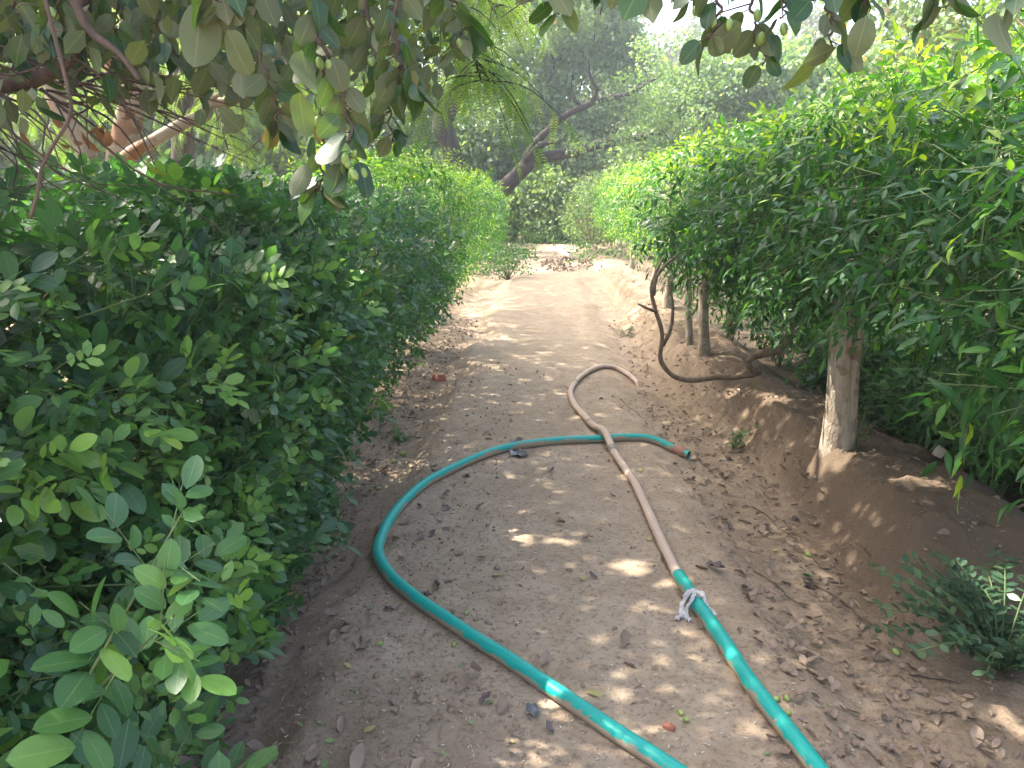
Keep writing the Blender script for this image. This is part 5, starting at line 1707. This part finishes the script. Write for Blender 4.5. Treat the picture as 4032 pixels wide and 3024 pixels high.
# ------------------------------------------------------------------ things lying on the ground
def lying(me, name, x, y, label, cat, group, scale, rng, lift=.004, tilt=.25):
    z = hz(x, y)
    e = .03
    n = norm(np.array([hz(x - e, y) - hz(x + e, y), hz(x, y - e) - hz(x, y + e), 2 * e]))
    n = norm(n + np.append(rng.normal(0, tilt, 2), 0))
    a = rng.uniform(0, 6.28)
    F = frames(np.array([[math.cos(a), math.sin(a), 0]]), n[None])[0]
    # y along heading but in the plane
    yv = norm(np.array([math.cos(a), math.sin(a), 0]) - n * np.dot([math.cos(a), math.sin(a), 0], n))
    F = np.stack([np.cross(yv, n), yv, n], 1)
    o = bpy.data.objects.new(name, me); COL.objects.link(o)
    M4 = np.eye(4); M4[:3, :3] = F * scale; M4[:3, 3] = (x, y, z + lift)
    o.matrix_world = Matrix(M4.tolist())
    o["label"] = label; o["category"] = cat
    if group: o["group"] = group
    return o


def ground_items():
    rng = np.random.default_rng(61)
    DRY = plain_mat("dry_brown_leaf", (0.095, 0.062, 0.045), (0.36, 0.275, 0.205), 25, .85, .2, .3, .1)
    PURP = plain_mat("dark_dead_leaf", (0.055, 0.043, 0.043), (0.135, 0.102, 0.095), 25, .75, .3, .3)
    GRN = plain_mat("fallen_green_leaflet", (0.10, 0.18, 0.055), (0.24, 0.32, 0.13), 30, .5, .4, .1, .15)
    YEL = plain_mat("fallen_yellow_leaf", (0.30, 0.26, 0.08), (0.42, 0.36, 0.15), 30, .6, .3, .1, .15)
    ORG = plain_mat("fallen_rust_leaf", (0.26, 0.105, 0.040), (0.36, 0.17, 0.075), 30, .7, .3, .2, .1)
    def mk(nm, tp, mat, tone=.5):
        return raw_mesh(nm, tp[0], tp[1], tp[2], np.full(len(tp[0]), tone), mat)
    curled = [leaf_tpl(7, .55, .95, .65, f, c, w, wv) for f, c, w, wv in ((.9, -.35, .10, 1.5), (.5, -.6, .14, 1.2), (1.2, .1, .10, 2), (.6, -.2, .16, 2.3), (.3, -.45, .12, 1))]
    flat_ = [leaf_tpl(6, .5, 1.0, .75, .12, .05, .03, 1.2), leaf_tpl(6, .42, .95, .8, .2, -.08, .03, 1), leaf_tpl(6, .36, .85, .9, .25, .06, .02, 1)]
    m_dry = [mk("dry_leaf", t, DRY) for t in curled]
    m_purp = [mk("dead_leaf", t, PURP) for t in curled[1:4] + flat_[:1]]
    m_grn = [mk("green_leaflet", t, GRN) for t in flat_[:2]]
    m_yel = [mk("yellow_leaf", t, YEL) for t in flat_]
    def spot(kind):
        while True:
            f = rng.random()
            if kind == "left":
                y = 1.65 + 2.6 * rng.random() ** 1.6; x = rng.uniform(-1.45, -.35 + .25 * (y < 2.4))
            elif kind == "ditch":
                y = 1.7 + 3.6 * rng.random() ** 1.3; x = rng.uniform(.72, 1.5 + .3 * (y < 2.5))
            elif kind == "path":
                y = 1.65 + 6.0 * rng.random() ** 1.7; x = rng.uniform(-.85, .9)
            else:
                y = 1.7 + 4.5 * rng.random(); x = rng.uniform(-1.4, 1.7)
            return x, y
    def where(x, y):
        """place on the ground in words"""
        if x < -.62: return "under the left hedge" + (" near the corner" if y < 2.4 else " beside the hose bend" if y < 4 else " in the far gutter")
        if x > .72 + .1 * (y < 3): return "in the ditch" + (" at the lower right" if y < 2.5 else " below the bank" if y < 4 else " near the crooked stem")
        if y < 2.3 : return "on the near path" + (" left of the hose loop" if x < .62 - .55 * (y - 1.5) - .25 else " between the two green hoses")
        if y < 4.5: return "on the path inside the hose loop" if x < .45 else "on the path right of the pale hose"
        return "on the path beyond the hose loop"
    for k in range(190):
        x, y = spot(("left", "left", "ditch", "ditch", "left", "any", "left", "ditch", "path")[k % 9])
        lying(m_dry[k % 5], "dry_leaf", x, y, "curled dry brown leaf " + where(x, y), "leaf", "curled dry leaves " + where(x, y), rng.uniform(.035, .065) * (1.12 if x < -.3 and y < 2.6 else 1), rng, .008, .35)
    for k in range(44):
        x, y = spot(("any", "ditch", "left", "left")[k % 4])
        lying(m_purp[k % 4], "dead_leaf", x, y, "dark purplish dead leaf " + where(x, y), "leaf", "dark dead leaves " + where(x, y), rng.uniform(.03, .055), rng, .006, .2)
    for k in range(78):
        x, y = spot(("left", "left", "left", "path")[k % 4])
        lying(m_grn[k % 2], "green_leaflet", x, y, "fallen pale green leaflet " + where(x, y), "leaf", "fallen green leaflets " + where(x, y), rng.uniform(.018, .036), rng, .005, .15)
    for k in range(22):
        x, y = spot(("path", "any")[k % 2])
        lying(m_yel[k % 3], "yellow_leaf", x, y, "flat yellowish olive leaf " + where(x, y), "leaf", "fallen yellowish leaves " + where(x, y), rng.uniform(.028, .055), rng, .005, .12)
    # singular leaves
    for (x, y, tp, mat, s, lab) in [(.12, 2.12, flat_[2], YEL, .085, "long olive leaf lying just beside the green hose loop's lower arm"),
                                    (-1.0, 2.78, curled[1], ORG, .07, "rust-orange curled leaf beside the left hedge, level with the hose bend"),
                                    (-.80, 3.28, curled[3], ORG, .05, "rust-orange leaf touching the green hose at its leftmost bend"),
                                    (1.12, 3.12, curled[4], plain_mat("torn_green_leaf", (0.05, 0.12, 0.03), (0.10, 0.19, 0.05), 30, .5), .085, "large torn dark green leaf in the ditch below the bank"),
                                    (.40, 4.28, curled[4], plain_mat("grey_scrap", (.24, .23, .24), (.34, .33, .34), 40, .7), .05, "pale grey scrap beside the pale hose below the crossing"),
                                    (.66, 3.02, curled[3], PURP, .09, "large dark crumpled leaf right of the pale hose above the rag")]:
        lying(mk("fallen_leaf", tp, mat), "fallen_leaf", x, y, lab, "leaf", None, s, rng, .008, .1)
    # fruits
    fv, ft, fu = tube_arrays(np.stack([np.zeros(9), np.linspace(-.5, .5, 9), np.zeros(9)], 1), 0.37 * np.sqrt(np.clip(1 - np.linspace(-1, 1, 9) ** 2, 0.01, 1)), 10)
    fm = raw_mesh("fallen_fruit", fv, ft, fu, np.full(len(fv), .5), plain_mat("fallen_green_fruit", (0.16, 0.23, 0.05), (0.26, 0.33, 0.09), 60, .4, .5, .05))
    FRUIT = ["larger round green fruit beside the left hedge, farther of the pair", "larger round green fruit beside the left hedge, nearer of the pair", "small green fruit in the gutter left of the hose loop",
             "green fruit touching the straight hose, left one of three", "green fruit near the straight hose, farthest of three", "green fruit near the straight hose, nearest of three",
             "green fruit in the lower right ditch beside the round-leaved plant", "lone green fruit inside the loop just above its lower arm", "green fruit lying just left of the loop's lower arm",
             "green fruit farther left of the loop's lower arm, near the litter", "green fruit between the two hoses, farther of a touching pair", "green fruit between the two hoses, nearer of a touching pair",
             "green fruit in the ditch in front of the thick trunk"]
    for k, (x, y, s) in enumerate([(-.93, 4.66, .045), (-.96, 4.50, .045), (-.95, 4.02, .03), (.70, 2.11, .024), (.735, 2.12, .024), (.72, 2.05, .022), (1.245, 2.53, .034), (-.30, 2.57, .02), (-.32, 2.37, .022), (-.57, 2.34, .022), (.40, 2.03, .022), (.41, 2.0, .022), (1.2, 3.35, .03)]):
        lying(fm, "fallen_fruit", x, y, FRUIT[k], "fruit", "fallen green fruits on the ground", s, rng, s * .3, .1)
    # brick pieces, stone and block
    def chunk(nm, size, mat, seed):
        g = np.random.default_rng(seed)
        s = np.array(size) / 2
        V = []
        n = 5
        T = []
        for ax in range(3):
            for sg in (-1, 1):
                o = len(V)
                u = np.linspace(-1, 1, n)
                for a in u:
                    for c in u:
                        p = np.zeros(3); p[ax] = sg; p[(ax + 1) % 3] = a; p[(ax + 2) % 3] = c
                        V.append(p)
                for i in range(n - 1):
                    for j in range(n - 1):
                        q = o + i * n + j
                        f = [(q, q + n, q + n + 1), (q, q + n + 1, q + 1)]
                        T += f if sg > 0 else [t[::-1] for t in f]
        V = np.array(V)
        L6 = (np.abs(V) ** 7).sum(1) ** (1 / 7)
        V = V / L6[:, None] * 1.0
        V = V * s * (1 + .10 * fbm(V * 1.3 + seed, 3, seed))[:, None]
        V[:, 2] += s[2] * .7
        bt = Batch(); bt.add(V, np.array(T))
        return bt.mesh(nm, mat)
    BRK = plain_mat("weathered_brick", (0.25, 0.135, 0.095), (0.36, 0.225, 0.165), 40, .9, .15, .5)
    RED = plain_mat("red_brick_chip", (0.26, 0.085, 0.055), (0.34, 0.14, 0.095), 40, .9, .15, .5)
    PAL = plain_mat("pale_mortar_block", (0.46, 0.38, 0.28), (0.60, 0.52, 0.42), 40, .9, .15, .4)
    lying(chunk("brick_piece", (.045, .06, .035), BRK, 3), "brick_piece", -1.02, 1.83, "broken brick piece in the leaf litter at the lower left", "brick", None, 1, rng, 0, .1)
    lying(chunk("brick_piece", (.035, .022, .014), RED, 5), "brick_piece", .355, 1.965, "flat red brick chip between the two green hose arms", "brick", None, 1, rng, 0, .1)
    lying(chunk("brick_piece", (.12, .08, .07), RED, 8), "brick_piece", -1.0, 6.75, "red-brown brick lump in the gutter beside the left hedge", "brick", None, 1, rng, 0, .1)
    lying(chunk("pale_block", (.045, .045, .07), PAL, 9), "pale_block", 2.02, 3.95, "small pale block standing on the shaded soil behind the bank", "block", None, 1, rng, 0, .15)
    lying(chunk("pale_stone", (.55, .35, .10), PAL, 12), "pale_stone", .42, 18.6, "flat pale stone on the leaf pile far down the path", "stone", None, 1, rng, .05, .05)
    # dark plastic scraps by the hose
    SCR = plain_mat("dark_plastic_scrap", (0.04, 0.04, 0.046), (0.115, 0.112, 0.122), 30, .35, .5, .4)
    tp = leaf_tpl(6, 1.1, .8, .35, .25, -.12, .10, 1.3)
    for x, y, s, lab in [(-.13, 4.44, .115, "dark plastic scrap tucked against the near side of the hose loop"), (-.24, 4.60, .09, "dark plastic scrap just behind the hose loop"), (-.02, 2.02, .045, "small dark scrap in front of the hose loop's lower arm")]:
        lying(mk("plastic_scrap", tp, SCR), "plastic_scrap", x, y, lab, "scrap", None, s, rng, .012, .1)
    # sticks
    for k, (pts, r, lab) in enumerate([([(1.13, 3.05), (1.20, 2.92), (1.21, 2.80), (1.25, 2.72), (1.34, 2.60)], .006, "crooked grey root along the foot of the bank"),
                                       ([(.86, 3.10), (.94, 2.98), (.99, 2.90), (1.02, 2.83)], .004, "thin forked twig lying in the ditch below the bank"),
                                       ([(1.08, 3.9), (1.17, 3.6), (1.22, 3.42), (1.21, 3.3)], .004, "long curved twig in front of the thick trunk"),
                                       ([(.92, 4.62), (.97, 4.48), (.99, 4.40)], .0035, "short twig beside the open hose end"),
                                       ([(.92, 1.98), (.99, 1.86), (1.04, 1.78)], .003, "pale thin twig right of the straight green hose"),
                                       ([(1.24, 2.40), (1.31, 2.39), (1.38, 2.36)], .007, "short pale broken stick in the sunlit soil at right"),
                                       ([(.86, 2.42), (.88, 2.30), (.87, 2.22)], .002, "slender stalk lying right of the rag"),
                                       ([(-.86, 4.95), (-.98, 5.06), (-1.08, 5.08)], .004, "pale twig in the gutter under the left hedge"),
                                       ([(.55, 5.9), (.62, 5.7), (.66, 5.45)], .0025, "fine curved twig between the pale hose and right ditch")]):
        q = catmull(pts, 24)
        q += .006 * np.stack([vnoise(q * 14, k), vnoise(q * 14, k + 50)], 1)
        z = height(q[:, 0], q[:, 1]) + r * .8 + .004
        bt = Batch(); bt.tube(np.column_stack([q, z]), np.linspace(r, r * .5, 24), 6, 40, bumpy=.2, seed=k)
        if k in (1, 0):
            bt.tube([np.append(q[12], z[12]), np.append(q[16] + [-.05, -.01], z[16] + .02)], [r * .7, r * .4], 5, 6)
        single("fallen_twig", bt.mesh("fallen_twig", B["twig"]), lab, "twig")
    # clods, crumbs, slivers of litter: beyond counting
    ico = [(0, 0, 1), (.89, 0, .45), (.28, .85, .45), (-.72, .53, .45), (-.72, -.53, .45), (.28, -.85, .45), (.72, .53, -.45), (-.28, .85, -.45), (-.89, 0, -.45), (-.28, -.85, -.45), (.72, -.53, -.45), (0, 0, -1)]
    it = [(0, 1, 2), (0, 2, 3), (0, 3, 4), (0, 4, 5), (0, 5, 1), (1, 6, 2), (2, 7, 3), (3, 8, 4), (4, 9, 5), (5, 10, 1), (6, 7, 2), (7, 8, 3), (8, 9, 4), (9, 10, 5), (10, 6, 1), (11, 7, 6), (11, 8, 7), (11, 9, 8), (11, 10, 9), (11, 6, 10)]
    bt = Batch()
    n = 3800
    y = 1.5 + 5.5 * rng.random(n) ** 1.5
    side = rng.random(n)
    x = np.where(side < .52, rng.uniform(-1.5, -.1, n) - .15 * (y > 3), np.where(side < .93, rng.uniform(.85, 2.0, n), rng.uniform(-.8, .9, n)))
    s = np.minimum(rng.lognormal(-5.35, .5, n), .017)
    for v in range(4):
        V = np.array(ico) * (1 + .5 * rng.normal(0, .6, (12, 1))) * [1, 1.2, .5]
        m = np.arange(n) % 4 == v
        k = m.sum()
        R = frames(unit(k, rng), np.array([0, 0, 1.0]) + rng.normal(0, .3, (k, 3)))
        P = np.column_stack([x[m], y[m], height(x[m], y[m]) + s[m] * .25])
        bt.leaves((V, np.array(it), np.zeros((12, 2))), R, P, s[m], rng.random(k))
    me = bt.mesh("soil_clods", plain_mat("soil_clod", (0.17, 0.118, 0.083), (0.33, 0.24, 0.17), 20, .95, .1, .6))
    stuff("soil_clods", me, "small clods and crumbs of dry soil scattered over the ground", "soil")
    bt = Batch()
    n = 24000
    y = 1.5 + 14 * rng.random(n) ** 2.3
    x = rng.uniform(-1.5, 1.8, n)
    left = rng.random(n) < .45
    x = np.where(left & (y < 4), rng.uniform(-1.5, .0, n), x)
    edge = np.abs(x + .1) > .55 + .35 * rng.random(n)
    x = np.where(edge | (rng.random(n) < .45), x, np.where(rng.random(n) < .55, -.95 - .4 * rng.random(n), .85 + .5 * rng.random(n)))
    tpl = diamond_tpl(.24, .05)
    F = frames(np.column_stack([rng.normal(size=(n, 2)), rng.normal(0, .12, n)]), np.array([0, 0, 1.0]) + rng.normal(0, .3, (n, 3)))
    sz = rng.lognormal(-4.0, .42, n)
    bt.leaves(tpl, F, np.column_stack([x, y, height(x, y) + .0025]), np.minimum(sz, .04), rng.random(n))
    me = bt.mesh("leaf_crumbs", plain_mat("leaf_crumb", (0.045, 0.033, 0.026), (0.30, 0.22, 0.155), 15, .9, .15, .2))
    stuff("leaf_crumbs", me, "fine crumbs and slivers of dead leaves strewn over path and ground", "litter")
    bt = Batch()
    n = 700
    y = 1.55 + 3.2 * rng.random(n) ** 1.5; x = np.clip(rng.normal(-.05, .5, n), -1.1, 1.0)
    F = frames(np.column_stack([rng.normal(size=(n, 2)), np.zeros(n)]), np.tile([0, 0, 1.0], (n, 1)))
    tv, tt_, tu = tube_arrays(np.array([(0, -.5, 0), (0, 0, .02), (0, .5, 0)], float), np.array([.10, .13, .08]), 5)
    bt.leaves((tv, tt_, tu), F, np.column_stack([x, y, height(x, y) + .003]), rng.uniform(.007, .014, n), rng.random(n))
    stuff("pale_husks", bt.mesh("pale_husks", plain_mat("pale_husk", (0.42, 0.34, 0.20), (0.75, 0.70, 0.60), 15, .8, .2, .1)), "tiny pale grain husks sprinkled on the path", "litter")
    # small leaf pieces thick under the left hedge, in the ditch and under the right hedge
    bt = Batch()
    n = 5200
    y = 1.4 + 9 * rng.random(n) ** 1.7
    sd = rng.random(n)
    x = np.where(sd < .5, -.95 - np.abs(rng.normal(0, .5, n)), np.where(sd < .78, rng.uniform(.75, 1.4, n), rng.uniform(2.0, 4.5, n)))
    tpl = leaf_tpl(4, .5, 1, .65, .6, -.3, .1, 1.5)
    F = frames(np.column_stack([rng.normal(size=(n, 2)), rng.normal(0, .2, n)]), np.array([0, 0, 1.0]) + rng.normal(0, .45, (n, 3)))
    bt.leaves(tpl, F, np.column_stack([x, y, height(x, y) + .006]), rng.uniform(.018, .05, n), rng.random(n))
    stuff("leaf_litter", bt.mesh("leaf_litter", DRY), "thick brown leaf litter under the hedges and in the ditch", "litter")
    # the heap of dry leaves far down the path
    bt = Batch()
    n = 500
    a = rng.uniform(0, 6.28, n); rr = np.sqrt(rng.random(n))
    x = .35 + .6 * rr * np.cos(a); y = 18.0 + 1.1 * rr * np.sin(a)
    F = frames(unit(n, rng), np.array([0, 0, 1.0]) + rng.normal(0, .6, (n, 3)))
    bt.leaves(tpl, F, np.column_stack([x, y, height(x, y) + .02]), rng.uniform(.05, .11, n), rng.random(n))
    stuff("leaf_pile", bt.mesh("leaf_pile", plain_mat("grey_leaf_heap", (0.13, 0.105, 0.085), (0.30, 0.25, 0.20), 8, .9, .1)), "low heap of grey dead leaves far down the path", "leaf pile")


ground_items()

# ------------------------------------------------------------------ hazy air
def haze():
    x0, x1, y0, y1, z0, z1 = -155, 155, -155, 155, -1.3, 15.5
    V = [(x, y, z) for z in (z0, z1) for y in (y0, y1) for x in (x0, x1)]
    Fq = [(0, 2, 3, 1), (4, 5, 7, 6), (0, 1, 5, 4), (2, 6, 7, 3), (0, 4, 6, 2), (1, 3, 7, 5)]
    me = bpy.data.meshes.new("haze"); me.from_pydata(V, [], Fq); me.update()
    m, nt, out = new_mat("hazy_air")
    pv = N(nt, "ShaderNodeVolumePrincipled")
    pv.inputs["Color"].default_value = (0.86, 0.95, 1.0, 1)
    pv.inputs["Density"].default_value = HAZE_DENSITY
    pv.inputs["Anisotropy"].default_value = 0.35
    link(nt, pv.outputs[0], out.inputs["Volume"])
    me.materials.append(m)
    o = bpy.data.objects.new("haze", me); COL.objects.link(o)
    o["kind"] = "stuff"; o["label"] = "pale sunlit haze hanging among the trees"; o["category"] = "haze"


HAZE_DENSITY = 0.0027
haze()
